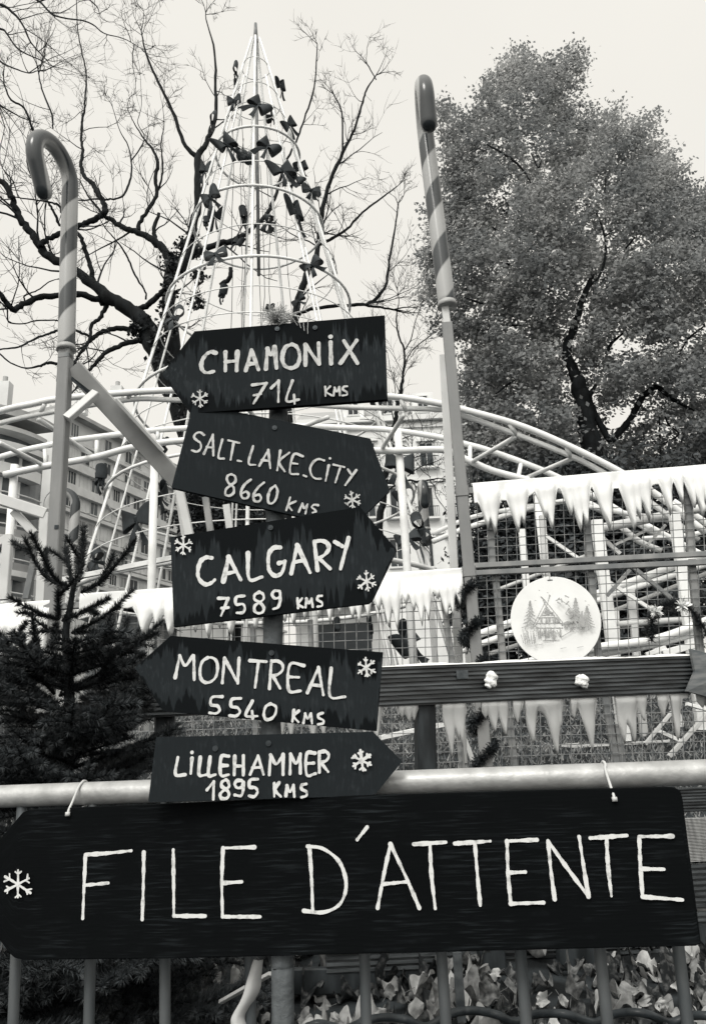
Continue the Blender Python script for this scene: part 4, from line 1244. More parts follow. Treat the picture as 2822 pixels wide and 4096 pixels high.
# small candy canes standing far behind
def far_canes():
    for (bx, by, tx, ty, Y, rad, hd, lab) in ((c1(665, 1560)[0], c1(0, 1560)[1], c1(690, 1180)[0], c1(0, 1180)[1], 9.0, .06, (-.9, -.2, 0), 'small striped candy cane post far behind, in front of the apartment block'),
                                              (1480 + 635 / 2.896, 1550 + 1650 / 2.896, 1480 + 605 / 2.896, 1550 + 1290 / 2.896, 10.5, .072, (0, -1, 0), 'small striped candy cane post far behind, in front of the stone facade')):
        b = P(bx, by, Y); t = thing('candy_cane_post', (b.x, b.y, 1.4), lab, 'candy cane post', 'candy cane posts')
        cane(t, b, P(tx, ty, Y), hd, rad, .16, .12, 1.1)
        m = MB(); m.beam(b + Z * .02, Vector((b.x, b.y, 1.4)), .08, .08); m.build('post', M['cream'], t)
far_canes()
# ------------------------------------------------------------ bare trees
TW = .0045
def wander(rnd, s): return Vector((rnd.uniform(-s, s), rnd.uniform(-s, s), rnd.uniform(-s, s)))
def twigs(m, rnd, p0, d0, L, r, depth, sides=4):
    "a thin branch that forks again and again"
    n = 6 if depth > 1 else 4
    p = Vector(p0); d = d0.normalized(); pts = [p.copy()]; rs = [r]
    curl = wander(rnd, .25)
    for i in range(n):
        d = (d + wander(rnd, .24) + curl * .35 + Z * .05).normalized()
        p = p + d * (L / n); pts.append(p.copy()); rs.append(r * (1 - .72 * (i + 1) / n))
    m.tube(pts, rs, sides if depth > 1 else 3, False)
    if depth <= 0: return
    k = rnd.randint(3, 5) if depth > 1 else rnd.randint(3, 5)
    for j in range(k):
        t = rnd.uniform(.25, 1.0); i = min(n - 1, int(t * n))
        q = pts[i].lerp(pts[i + 1], t * n - i)
        dd = (pts[i + 1] - pts[i]).normalized()
        side = wander(rnd, 1); side = (side - dd * side.dot(dd)).normalized()
        twigs(m, rnd, q, (dd * rnd.uniform(.4, 1) + side * rnd.uniform(.5, .95) + Z * .18), L * rnd.uniform(.38, .68), max(rs[i] * .62, TW), depth - 1, 4)

def bare_tree(name, limbs, Y0, label, seed, twig_n, parent_bits=(), rmin=.0045, density=1.0, skew=.5):
    """limbs: list of (transform, px scale, [(x,y,width)...], dy start, dy end)"""
    rnd = random.Random(seed)
    big = MB(); small = MB()
    base = None
    for cr, s, pts, y0, y1 in limbs:
        n = len(pts); w3 = []
        for i, (x, y, w) in enumerate(pts):
            Y = Y0 + lerp(y0, y1, i / max(1, n - 1))
            q = P(*cr(x, y), Y); r = w / s / 2 / FPX * ((q - CAM).dot(F3))
            w3.append((q.x, q.y, q.z, max(r * (1.14 if r > .03 else 1.05), rmin)))
        cv = catmull(w3, 5)
        P3 = [Vector(c[:3]) + wander(rnd, .35 * min(c[3], .06)) for c in cv]; RR = [max(rmin, c[3] * (1 + rnd.uniform(-.09, .09))) for c in cv]
        (big if RR[0] > .03 else small).tube(P3, RR, 9 if RR[0] > .05 else 6)
        if base is None: base = P3[0]
        # side shoots
        L = sum((b - a).length for a, b in zip(P3, P3[1:]))
        k = int(L * twig_n * density)
        for j in range(k):
            i = rnd.randrange(max(1, int(len(P3) * .12)), len(P3) - 1)
            if RR[i] > .16 and rnd.random() < .7: continue
            dd = (P3[i + 1] - P3[i]).normalized(); side = wander(rnd, 1); side = (side - dd * side.dot(dd)).normalized()
            side.y *= skew
            thick = min(.022, max(.007, RR[i] * .35))
            twigs(small, rnd, P3[i], dd * rnd.uniform(.1, .8) + side * rnd.uniform(.6, 1) + Z * rnd.uniform(-.1, .5), rnd.uniform(.45, 1.35) * (.7 + thick * 25), thick, 2)
        if RR[-1] < .03:
            for j in range(3): twigs(small, rnd, P3[-1], (P3[-1] - P3[-2]).normalized() + wander(rnd, .5), rnd.uniform(.4, .9), max(.006, RR[-1] * .8), 2)
    t = thing(name, (base.x, base.y, GZ), label, 'tree')
    big.build('trunk', M['bark'], t, smooth=True)
    o = small.build('twigs', M['twig'], t)
    return t

cT = crop(0, 400, 1.995); cX = crop(0, 0, 1.131)
T1 = [
 (cT, 1.995, [(1800, 4150, 190), (1660, 3300, 170), (1500, 2650, 165), (1340, 2200, 160), (1230, 1950, 150), (1180, 1850, 140), (1120, 1740, 116), (980, 1640, 98), (850, 1560, 84), (720, 1450, 72), (560, 1340, 62), (420, 1270, 60), (330, 1180, 60), (250, 1060, 52), (170, 960, 48), (120, 850, 44), (90, 760, 40), (0, 640, 40), (-120, 560, 34), (-300, 420, 26)], 0, -.8),
 (cT, 1.995, [(860, 1620, 60), (760, 1590, 46), (650, 1555, 44), (480, 1560, 42), (330, 1570, 42), (200, 1620, 40), (110, 1670, 42), (50, 1620, 38), (0, 1540, 34), (-100, 1440, 30)], -.2, -1.2),
 (cT, 1.995, [(320, 1170, 44), (370, 1120, 38), (480, 1070, 36), (560, 1030, 36), (640, 1000, 36), (740, 960, 40), (825, 915, 42), (838, 850, 40), (790, 760, 36), (740, 670, 32), (670, 600, 28), (650, 510, 24), (660, 400, 22), (650, 300, 19), (655, 180, 18), (675, 80, 16), (680, 0, 14), (690, -200, 12), (650, -400, 10), (620, -580, 8), (612, -800, 6)], -.6, .2),
 (cT, 1.995, [(740, 1440, 40), (730, 1360, 34), (700, 1250, 32), (670, 1160, 30), (636, 1080, 26), (560, 1020, 22), (480, 1000, 20), (440, 910, 20), (400, 840, 18), (340, 760, 16), (300, 700, 12), (230, 560, 9), (210, 400, 7)], -.3, -1.0),
 (cT, 1.995, [(490, 900, 22), (480, 850, 20), (420, 820, 16), (300, 800, 12), (150, 780, 9), (20, 740, 7), (-100, 660, 5)], -.7, -1.2),
 (cT, 1.995, [(1400, 2250, 120), (1370, 1900, 105), (1350, 1700, 96), (1350, 1500, 92), (1370, 1320, 76), (1310, 1200, 58), (1240, 1130, 52), (1100, 1060, 44), (980, 1020, 40), (900, 960, 34), (840, 930, 26), (780, 860, 18), (700, 760, 12), (640, 640, 8)], .2, .6),
 (cT, 1.995, [(1100, 1050, 34), (1115, 980, 28), (1190, 870, 26), (1250, 740, 26), (1240, 620, 26), (1260, 500, 24), (1220, 400, 18), (1150, 310, 14), (1080, 200, 8), (1020, 80, 5)], .5, .9),
 (cT, 1.995, [(1255, 720, 18), (1290, 630, 16), (1300, 500, 14), (1285, 350, 10), (1310, 200, 7), (1300, 60, 5)], .7, .2),
 (cT, 1.995, [(830, 800, 16), (870, 790, 16), (930, 790, 14), (1000, 740, 16), (1045, 620, 16), (1050, 500, 14), (1020, 360, 10), (960, 250, 7), (900, 60, 5)], -.3, .4),
 (cT, 1.995, [(1045, 490, 11), (1130, 370, 10), (1150, 280, 8), (1100, 180, 6), (1130, 40, 5), (1120, -200, 3)], .1, .5),
 (cT, 1.995, [(1245, 1130, 36), (1230, 1030, 28), (1270, 900, 24)], .6, .6),
 (cX, 1.131, [(800, 1240, 60), (840, 1150, 46), (880, 1010, 32), (897, 880, 30), (895, 720, 28), (935, 645, 20), (972, 540, 15), (975, 380, 12), (970, 230, 9), (935, 100, 5), (930, 60, 4)], .3, .8),
 (cX, 1.131, [(893, 720, 20), (830, 640, 15), (780, 500, 13), (715, 370, 11), (660, 240, 8), (640, 140, 5)], .5, .2),
 (cX, 1.131, [(820, 1180, 36), (900, 1140, 26), (1000, 1100, 24), (1070, 1085, 22), (1130, 1040, 18), (1190, 990, 16), (1240, 900, 14), (1290, 740, 11), (1340, 640, 8), (1375, 540, 8), (1420, 400, 7), (1435, 200, 4)], .4, 1.2),
 (cX, 1.131, [(1000, 1290, 22), (1040, 1250, 18), (1045, 1210, 14)], .4, .4),
 (cT, 1.995, [(1210, 1935, 50), (1080, 1925, 38), (950, 1965, 34), (830, 2030, 30), (740, 2130, 26), (660, 2220, 18)], -.1, -.8),
 (cT, 1.995, [(1120, 1840, 46), (960, 1820, 36), (830, 1850, 32), (740, 1900, 30), (690, 1960, 26), (640, 2020, 22), (610, 2070, 16)], -.1, -.5),
 (cT, 1.995, [(850, 1640, 34), (800, 1740, 28), (730, 1800, 26), (725, 1890, 24), (690, 1960, 20)], -.2, -.4),
 (cT, 1.995, [(735, 1900, 22), (660, 1860, 20), (560, 1830, 19), (460, 1840, 20), (380, 1870, 18), (270, 1910, 16), (150, 1970, 14), (0, 1990, 12), (-120, 2040, 8)], -.3, -1.0),
 (cT, 1.995, [(560, 1790, 14), (460, 1760, 12), (300, 1760, 11), (180, 1785, 10), (70, 1770, 12), (60, 1680, 13), (20, 1625, 13)], -.4, -1.1),
 (cT, 1.995, [(1060, 1680, 60), (1100, 1665, 46), (1180, 1640, 42), (1250, 1570, 38), (1312, 1518, 34)], .0, -.3),
 (cT, 1.995, [(1165, 1590, 16), (1160, 1530, 14), (1080, 1400, 15), (1030, 1280, 15), (980, 1190, 14), (900, 1090, 10), (840, 1020, 8), (800, 950, 6)], 0, -.6),
 (cT, 1.995, [(200, 1600, 14), (200, 1560, 12), (300, 1520, 10), (380, 1460, 9), (450, 1430, 7)], -.6, -.9),
 (cT, 1.995, [(-40, 1980, 14), (60, 2080, 12), (200, 2140, 12), (330, 2120, 18), (380, 2100, 22), (470, 2105, 24)], -1.2, -.9),
 (cT, 1.995, [(150, 780, 9), (100, 640, 9), (20, 540, 8), (0, 420, 7), (40, 220, 5)], -1.2, -1.4),
 (cX, 1.131, [(240, 580, 8), (235, 520, 8), (190, 400, 7), (175, 330, 6)], -1, -1.2),
 (cX, 1.131, [(150, 590, 12), (110, 490, 9), (50, 450, 8), (20, 380, 6)], -1, -1.3),
]
bare_tree('bare_tree', T1, 12.6, 'large leafless tree with thick dark spreading limbs, behind the left candy cane and the cone', 101, 1.5)
T2 = [
 (cX, 1.131, [(1290, 2500, 40), (1310, 1900, 34), (1325, 1560, 30), (1335, 1430, 28), (1362, 1300, 26), (1430, 1160, 22), (1445, 1060, 20), (1450, 1000, 18), (1480, 850, 16), (1550, 690, 14), (1600, 590, 11), (1640, 460, 9), (1660, 400, 7), (1700, 340, 5)], 0, 0),
 (cX, 1.131, [(1438, 1110, 14), (1500, 1080, 12), (1570, 1035, 11), (1640, 960, 9), (1720, 900, 7), (1800, 840, 4)], .1, .6),
 (cX, 1.131, [(1550, 690, 9), (1545, 510, 7), (1510, 430, 5)], 0, -.3),
 (cX, 1.131, [(1600, 1380, 14), (1670, 1370, 13), (1740, 1300, 13), (1760, 1180, 11), (1785, 1030, 8), (1800, 920, 5)], .2, .7),
 (cX, 1.131, [(1340, 1420, 15), (1450, 1390, 14), (1600, 1380, 13), (1680, 1385, 11), (1780, 1400, 8)], .0, .4),
 (cX, 1.131, [(1700, 360, 5), (1660, 290, 5)], 0, 0),
]
bare_tree('bare_tree', T2, 14.5, 'slender leafless tree whose thin stem rises right of the cone', 102, 1.8)
c2 = crop(1480, 1550, 2.896)
T3 = [
 (c2, 2.896, [(90, 2300, 60), (120, 1500, 75), (150, 1300, 70), (230, 600, 56), (290, 380, 48), (320, 170, 42), (362, 0, 34), (385, -200, 26), (395, -420, 24), (330, -600, 20), (300, -800, 15), (330, -1000, 10), (310, -1150, 6)], 0, 0),
 (c2, 2.896, [(385, -240, 16), (480, -420, 14), (640, -560, 11), (760, -660, 7)], .1, .5),
 (c2, 2.896, [(390, -420, 14), (470, -560, 12), (520, -760, 9), (600, -980, 6)], .1, -.4),
 (c2, 2.896, [(290, 170, 10), (288, 0, 10), (240, -180, 8), (200, -400, 5)], -.2, -.4),
 (c2, 2.896, [(140, 1250, 26), (260, 1150, 20), (430, 1080, 24), (560, 1090, 26), (700, 1070, 18), (790, 1050, 12)], -.2, -.8),
 (c2, 2.896, [(690, 1085, 14), (745, 1150, 12), (760, 1260, 11), (860, 1400, 8)], -.7, -.9),
 (c2, 2.896, [(430, 1030, 12), (560, 930, 11), (700, 880, 9), (800, 840, 7)], -.6, -.8),
 (c2, 2.896, [(700, 1040, 9), (600, 960, 8), (520, 830, 7), (500, 760, 5)], -.8, -.9),
 (c2, 2.896, [(480, 1090, 12), (530, 1160, 11), (500, 1280, 7)], -.5, -.5),
 (c2, 2.896, [(200, 640, 16), (300, 640, 12), (480, 700, 9), (640, 640, 6)], -.1, -.6),
 (c2, 2.896, [(520, 290, 8), (580, 400, 8), (610, 500, 5)], -.4, -.4),
]
bare_tree('bare_tree', T3, 15.5, 'thin leafless tree in front of the stone facade, right of the uppermost arrow board', 103, 2.6)
T4 = [
 (cX, 1.131, [(-500, 2600, 60), (-480, 1800, 54), (-430, 1000, 44), (-340, 400, 34), (-220, 150, 26), (-100, 60, 18), (0, 20, 12), (90, 90, 9), (140, 190, 7), (200, 260, 5)], 0, -.5),
 (cX, 1.131, [(-300, 350, 20), (-150, 200, 14), (0, 130, 9), (80, 220, 7), (190, 275, 4)], 0, -.6),
 (cX, 1.131, [(-100, -100, 14), (60, -60, 11), (170, 0, 9), (250, 70, 8), (400, 100, 6), (470, 150, 5), (560, 175, 4), (640, 220, 3)], 0, -.4),
 (cX, 1.131, [(-200, 260, 14), (-80, 240, 10), (40, 300, 7), (130, 330, 5), (170, 320, 4)], 0, -.3),
 (cX, 1.131, [(170, 10, 7), (330, -40, 6), (430, 20, 5), (450, 60, 3)], -.1, -.3),
]
TW = .0022
bare_tree('bare_tree', T4, 8.5, 'leafless tree beyond the left edge, only fine overhanging twigs in the upper left corner', 104, 1.5, rmin=.0025)
TW = .0045

# ivy on the big trunk
def leaf_cloud(m, col, c, n, spread, size, rnd, flat=.6):
    for _ in range(n):
        p = c + Vector((rnd.gauss(0, spread), rnd.gauss(0, spread), rnd.gauss(0, spread)))
        a = wander(rnd, 1).normalized(); b = a.orthogonal().normalized(); b = (b * math.cos(rnd.uniform(0, 6)) + a.cross(b) * math.sin(rnd.uniform(0, 6))).normalized()
        s = size * rnd.uniform(.6, 1.3)
        m.add([p - a * s * .5, p + b * s * .38, p + a * s * .6, p - b * s * .38], [(0, 1, 2, 3)])
        col.append(rnd.random())
def ivy():
    rnd = random.Random(55); m = MB(); col = []
    for (x, y, w) in [(1340, 1650, 60), (1350, 1500, 60), (1370, 1350, 60), (1400, 1250, 50), (1340, 1800, 70), (1250, 1900, 90), (1130, 1800, 60), (1080, 1850, 50), (1300, 2050, 90), (1380, 2200, 90), (1440, 2400, 110), (1500, 2600, 110), (1560, 2800, 120), (1640, 3100, 130), (1700, 3300, 140), (1460, 1150, 40), (1540, 1080, 40), (1700, 3000, 130), (1850, 3250, 150), (2000, 3300, 150), (1580, 1200, 40), (1590, 1400, 50), (1570, 1600, 60)]:
        c = P(*cT(x, y), 12.3)
        for k in range(9): leaf_cloud(m, col, c + wander(rnd, w * .0017), 12, .055, .08, rnd)
    m.col = col
    o = solo(m, 'ivy', M['ivy'], 'dark ivy clinging to the trunk of the large leafless tree', 'ivy')
ivy()

# ------------------------------------------------------------ leafy tree on the right
def inside(poly, x, y):
    c = False; n = len(poly)
    for i in range(n):
        (x1, y1), (x2, y2) = poly[i], poly[i - 1]
        if (y1 > y) != (y2 > y) and x < (x2 - x1) * (y - y1) / (y2 - y1) + x1: c = not c
    return c
def edge_d(poly, x, y):
    best = 1e9; n = len(poly)
    for i in range(n):
        (x1, y1), (x2, y2) = poly[i], poly[i - 1]
        dx, dy = x2 - x1, y2 - y1; L = dx * dx + dy * dy
        t = max(0, min(1, ((x - x1) * dx + (y - y1) * dy) / L)) if L else 0
        best = min(best, math.hypot(x - x1 - dx * t, y - y1 - dy * t))
    return best
from mathutils import noise as mnoise
def leafy_tree():
    rnd = random.Random(77)
    cR = crop(1411, 0, 1.131); cS = crop(1700, 500, 1.4225)
    poly = [cR(*p) for p in [(365, 480), (400, 462), (480, 470), (530, 465), (560, 430), (575, 380), (640, 320), (690, 240), (750, 215), (820, 190), (850, 230), (905, 232), (960, 215), (1030, 185), (1045, 290), (1045, 400), (1020, 440), (1060, 480), (1110, 495), (1185, 455), (1240, 540), (1300, 530), (1378, 495), (1370, 570), (1335, 645), (1430, 680), (1465, 740), (1500, 810), (1570, 840), (1650, 860), (1800, 960), (1950, 1150), (1950, 2250), (500, 2250), (480, 1900), (470, 1780), (450, 1600), (420, 1500), (350, 1470), (345, 1390), (300, 1310), (340, 1260), (290, 1130), (340, 1030), (330, 950), (410, 880), (385, 760), (395, 620)]]
    limb = {
        'trunk': [(960, 2250, 130), (955, 1900, 118), (930, 1740, 108), (900, 1600, 96), (870, 1480, 84), (840, 1400, 62), (800, 1285, 50), (835, 1180, 42), (865, 1090, 38), (890, 1000, 36), (925, 915, 30), (955, 850, 18)],
        'a': [(905, 1500, 40), (960, 1640, 36), (1010, 1730, 38), (1055, 1795, 40), (1110, 1740, 38), (1180, 1650, 36), (1225, 1560, 34), (1310, 1490, 30), (1390, 1550, 24), (1530, 1630, 16)],
        'b': [(920, 1560, 34), (950, 1510, 26), (970, 1480, 20)], 'c': [(925, 920, 16), (990, 860, 14), (1020, 760, 14), (1020, 640, 12), (970, 500, 10), (910, 450, 7)],
        'd': [(1015, 640, 10), (1075, 590, 8)], 'e': [(1140, 700, 12), (1190, 640, 9)], 'f': [(440, 480, 10), (470, 500, 12), (465, 440, 8), (435, 400, 6)], 'g': [(350, 110, 10), (470, 180, 14), (550, 250, 12), (600, 330, 7)],
        'h': [(600, 160, 8), (640, 240, 10), (660, 200, 7)], 'i': [(380, 580, 9), (420, 610, 13)], 'j': [(420, 785, 14), (480, 795, 14)], 'k': [(220, 980, 9), (300, 1010, 14), (330, 1015, 8)], 'l': [(490, 1140, 14), (560, 1135, 12)],
        'm': [(400, 1530, 9), (450, 1490, 13), (510, 1450, 8)], 'n': [(1440, 1310, 8), (1490, 1220, 12), (1590, 1140, 8)], 'o': [(1340, 1600, 8), (1380, 1700, 10), (1440, 1760, 9), (1340, 1820, 7)], 'p': [(1170, 1870, 10), (1250, 1950, 14), (1340, 1910, 10)],
        'q': [(1030, 1300, 22), (1060, 1240, 18), (1130, 1180, 9)], 'r': [(1330, 1660, 10), (1335, 1900, 8)], 's': [(1240, 1700, 10), (1245, 1840, 7)], 't': [(1020, 420, 10), (1025, 300, 8)]}
    big = MB(); avoid = []
    for k, pts in limb.items():
        w3 = []
        for x, y, w in pts:
            px = cS(x, y); q = P(*px, 11.0); w3.append((q.x, q.y, q.z, w / 1.4225 / 2 / FPX * ((q - CAM).dot(F3))))
            avoid.append((px[0], px[1], w / 1.4225 * .5 + 5))
        cv = catmull(w3, 5); big.tube([Vector(c[:3]) + wander(rnd, .2 * c[3]) for c in cv], [max(.006, c[3] * (1 + rnd.uniform(-.08, .08))) for c in cv], 9)
        for (x0, y0, w0), (x1, y1, w1) in zip(pts, pts[1:]):
            for i in range(1, 8):
                px = cS(lerp(x0, x1, i / 8), lerp(y0, y1, i / 8)); avoid.append((px[0], px[1], lerp(w0, w1, i / 8) / 1.4225 * .5 + 5))
    base = P(*cS(960, 2250), 11.0)
    t = thing('leafy_tree', (base.x, base.y, GZ), 'tall tree still in full autumn leaf, behind the right candy cane and the mesh fence', 'tree')
    trunk = big.build('trunk', M['bark'], t, smooth=True)
    m = MB(); col = []
    xs = [p[0] for p in poly]; ys = [p[1] for p in poly]
    made = 0; tries = 0
    gaps = [(cS(1180, 1240), 70, 45), (cS(1300, 1290), 60, 40), (cS(600, 60), 30, 26), (cS(700, 260), 34, 26), (cS(1200, 690), 34, 30), (cS(430, 80), 26, 22), (cS(180, 1370), 40, 34), (cS(1120, 1290), 36, 24), (cS(380, 1100), 24, 20), (cS(1550, 380), 40, 40), (cS(1400, 640), 30, 20), (cS(230, 1250), 46, 40)]
    while made < 9200 and tries < 120000:
        tries += 1
        x, y = rnd.uniform(min(xs), max(xs)), rnd.uniform(min(ys), max(ys))
        if not inside(poly, x, y): continue
        d = edge_d(poly, x, y)
        if d < 42 and rnd.random() < .55: continue
        nval = mnoise.noise(Vector((x / 150, y / 120, 3.1))) + .5 * mnoise.noise(Vector((x / 60, y / 50, 8.2)))
        if nval < -.42: continue
        if any(((x - g[0][0]) / g[1]) ** 2 + ((y - g[0][1]) / g[2]) ** 2 < rnd.uniform(.5, 1.2) for g in gaps): continue
        half = min(2.4, .25 + d * .0075)
        # leaves sit in layered sprays: favour the near shell of the crown
        Y = 12.6 + half * (rnd.uniform(-1, 1) if rnd.random() < .45 else -rnd.uniform(.55, 1.0) + .5 * nval)
        if Y < 11.45 and any(abs(x - a) < w + 26 and abs(y - b) < w + 22 for a, b, w in avoid) and rnd.random() < .95: continue
        if made > 6800: Y = 12.9 + half * rnd.uniform(.3, 1.0)
        c = P(x, y, Y); made += 1
        out = Vector(((x - 2300) / 700, -.6, 0)).normalized()
        tone_c = .48 + .75 * nval + rnd.uniform(-.1, .1)
        nl = rnd.randint(16, 26)
        ax = (out + wander(rnd, .9)); ax.z *= .35; ax.normalize()
        for _ in range(nl):
            p = c + ax * rnd.gauss(0, .13) + Vector((rnd.gauss(0, .06), rnd.gauss(0, .07), rnd.gauss(0, .04)))
            tip = (ax * .6 + wander(rnd, .8) - Z * .55).normalized()
            nrm = (Z * .7 + Vector((0, -.5, 0)) + wander(rnd, .8)).normalized()
            sd = tip.cross(nrm); sd = sd.normalized() if sd.length > 1e-4 else tip.orthogonal()
            s = rnd.uniform(.055, .095)
            f = nrm * (s * .12)
            m.add([p, p + tip * s * .45 + sd * s * .36 - f, p + tip * s, p + tip * s * .45 - sd * s * .36 - f], [(0, 1, 2), (0, 2, 3)])
            v = max(0, min(1, tone_c + rnd.uniform(-.14, .14))); col += [v, v]
    m.col = col
    m.build('crown', M['leaf'], t)
leafy_tree()

# evergreen bushes behind the mesh fence and below the leafy tree
def bush(c, rx, rz, n, label, seed, mt='hedge', size=.08):
    rnd = random.Random(seed); m = MB(); col = []; st = MB()
    for k in range(5):
        st.tube([Vector((c.x + rnd.uniform(-.1, .1), c.y, ground_z(c.x, c.y) - .05)), Vector((c.x + rnd.uniform(-.3, .3) * rx, c.y, c.z)), c + Vector((rnd.uniform(-.7, .7) * rx, rnd.uniform(-.3, .3) * rx, rnd.uniform(0, .7) * rz))], [.03, .02, .008], 6)
    for _ in range(n):
        d = wander(rnd, 1); 
        if d.length > 1 or d.length < .35: continue
        d *= 1 + .18 * math.sin(d.x * 9 + seed) * math.sin(d.z * 8)
        p = c + Vector((d.x * rx, d.y * rx * .7, d.z * rz))
        b = rnd.random() * .7
        for _ in range(9):
            q = p + Vector((rnd.gauss(0, .07), rnd.gauss(0, .07), rnd.gauss(0, .06)))
            a = wander(rnd, 1).normalized(); e = a.orthogonal().normalized(); s = size * rnd.uniform(.6, 1.2)
            m.add([q - a * s * .5, q + e * s * .35, q + a * s * .5, q - e * s * .35], [(0, 1, 2, 3)]); col.append(min(1, b + rnd.uniform(0, .3)))
    t = thing('evergreen_bush', (c.x, c.y, ground_z(c.x, c.y)), label, 'bush', 'evergreen bushes behind the mesh fence')
    st.build('stems', M['bark'], t, smooth=True)
    m.col = col; m.build('foliage', M[mt], t)
bush(P(2080, 2180, 8.6), .75, 1.0, 2600, 'dark evergreen bush just right of the right candy cane post, behind the mesh', 1)
bush(P(2300, 2160, 8.9), .9, 1.05, 3000, 'dark evergreen bush above the round plaque, behind the mesh', 2)
bush(P(2620, 2150, 8.8), 1.0, 1.15, 3200, 'dark evergreen bush behind the mesh at the right edge', 3)
bush(P(2500, 2420, 8.3), 1.0, .7, 2400, 'low dark evergreen bush right of the round plaque, behind the mesh', 4)
bush(P(2050, 2420, 8.4), .7, .6, 1500, 'low dark evergreen bush left of the round plaque, behind the mesh', 5)
bush(P(930, 2030, 11.2), .9, .7, 1800, 'dark evergreen bush between the second and third arrow boards, behind the cone', 6)
M['glass_mid'] = mat('grey recessed glazing', .08, .2, .16, .4, 2)
# ------------------------------------------------------------ buildings
BZ = 1.55
def window_parts(parent, c, u, v, n, w, h, mull=1, frame='conc', depth=.12, name='window', pane=None):
    "frame ring (window) and its pane; c = centre on the wall face"
    m = MB(); f = .07
    for s in (-1, 1):
        m.box(c + u * (s * (w / 2 - f / 2)) + n * .02, u * (f / 2), v * (h / 2), n * .05)
        m.box(c + v * (s * (h / 2 - f / 2)) + n * .02, u * (w / 2 - f), v * (f / 2), n * .049)
    for k in range(mull):
        x = -w / 2 + w * (k + 1) / (mull + 1)
        m.box(c + u * x + n * .015, u * .035, v * (h / 2 - f), n * .04)
    m.box(c - v * (h / 2 + .05) + n * .06, u * (w / 2 + .1), v * .05, n * .1)
    o = m.build(name, M[frame], parent)
    g = MB(); g.box(c + n * .008, u * (w / 2 - f), v * (h / 2 - f), n * .006); g.build('pane', M[pane or 'glass'], o)
    return o
def apartment():
    A = P(200, 2000, 85); A.z = 0
    az = R(20.6); u = Vector((math.sin(az), math.cos(az), 0)); n = Vector((math.cos(az), -math.sin(az), 0))
    t = thing('apartment_building', (A.x, A.y, BZ), 'pale modern apartment block with a rounded balcony corner, behind the left candy cane post', 'building')
    q = A
    def H(px, py): return PL(px, py, q, n)
    ys = [1680, 1782, 1880, 1975, 2066, 2158, 2250, 2342]
    zs = [H(300, y).z for y in ys]
    L = 62.0; top = zs[0]
    m = MB(); m.box(A + u * (L / 2) - n * 6 + Z * ((top + BZ) / 2), u * (L / 2), n * 6, Z * ((top - BZ) / 2)); m.build('wall', M['wall_l'], t)
    m = MB(); m.box(A + u * (L / 2) - n * 5.2 + Z * (top + .25), u * (L / 2 + .4), n * 6.4, Z * .25); m.build('roof', M['roof'], t)
    m = MB(); m.box(A + u * (L / 2) - n * 8 + Z * (top + 1.7), u * (L / 2 - 3), n * 4, Z * 1.2); m.build('attic', M['wall_l'], t)
    for i, z in enumerate(zs[1:]):
        m = MB(); m.box(A + u * (L / 2) + n * .35 + Z * (z + .25), u * (L / 2), n * .35, Z * (.55 if i in (1, 2) else .22)); m.build('floor_band', M['conc'], t)
        if i in (0, 2, 4):
            m = MB(); m.box(A + u * (L / 2) + n * .06 + Z * (z - 2.6 + .25), u * (L / 2 - .2), n * .05, Z * .45); m.build('panel_strip', M['shade'], t)
    k = 0; wr = random.Random(12)
    for i in range(7):
        z0 = zs[i + 1] if i < 7 else BZ
        for j in range(14):
            uu = 1.2 + j * 2.15
            if i == 0 and j % 3 == 2: continue
            h = min(1.9, (zs[i] - zs[i + 1]) * .58); c = A + u * uu + Z * (zs[i + 1] + .95 + h / 2) + n * .05
            window_parts(t, c, u, Z, n, 1.45 if (i * 3 + j) % 5 else 1.75, h, 1 + (j % 4 == 1), pane=wr.choice(['glass', 'glass', 'glass_mid', 'shade', 'conc']))
            k += 1
            if k >= 96: break
    # rounded corner with balconies
    c = Vector((-39.5, 74, 0)); Rb = 8.2
    def arc(r, z, a0=-100, a1=60, st=16): return [Vector((c.x + math.sin(R(a)) * r, c.y - math.cos(R(a)) * r, z)) for a in [lerp(a0, a1, i / st) for i in range(st + 1)]]
    ztop = P(90, 1610, 66).z
    m = MB()
    for r0, r1, z0, z1 in ((0, Rb - 1.6, BZ, ztop - .2),):
        o = arc(r1, z0, -180, 180, 40)[:-1]; p = [Vector((x.x, x.y, z1)) for x in o]; nn = len(o)
        m.add(o + p, [(i, (i + 1) % nn, nn + (i + 1) % nn, nn + i) for i in range(nn)] + [tuple(range(nn, 2 * nn))])
    m.build('corner_wall', M['glass_mid'], t, smooth=False)
    def drum(nm, z0, z1, r0, r1, mt):
        m = MB(); vs = []; st = 40
        for a in [lerp(-130, 80, i / st) for i in range(st + 1)]:
            for r, z in ((r1, z0), (r1, z1), (r0, z1), (r0, z0)): vs.append(Vector((c.x + math.sin(R(a)) * r, c.y - math.cos(R(a)) * r, z)))
        m.add(vs, [(i * 4 + k, i * 4 + (k + 1) % 4, (i + 1) * 4 + (k + 1) % 4, (i + 1) * 4 + k) for i in range(st) for k in range(4)] + [(0, 3, 2, 1), (st * 4, st * 4 + 1, st * 4 + 2, st * 4 + 3)])
        return m.build(nm, M[mt], t)
    def zz(y): return P(60, 1500 + y / 2.28, 66).z
    drum('roof', zz(290), zz(215), 0, Rb + .7, 'roof')
    drum('fascia', zz(570), zz(515), 2, Rb + .3, 'conc'); drum('fascia', zz(400), zz(360), 2, Rb, 'conc')
    drum('fascia', zz(795), zz(690), 2, Rb - .4, 'wall_l')
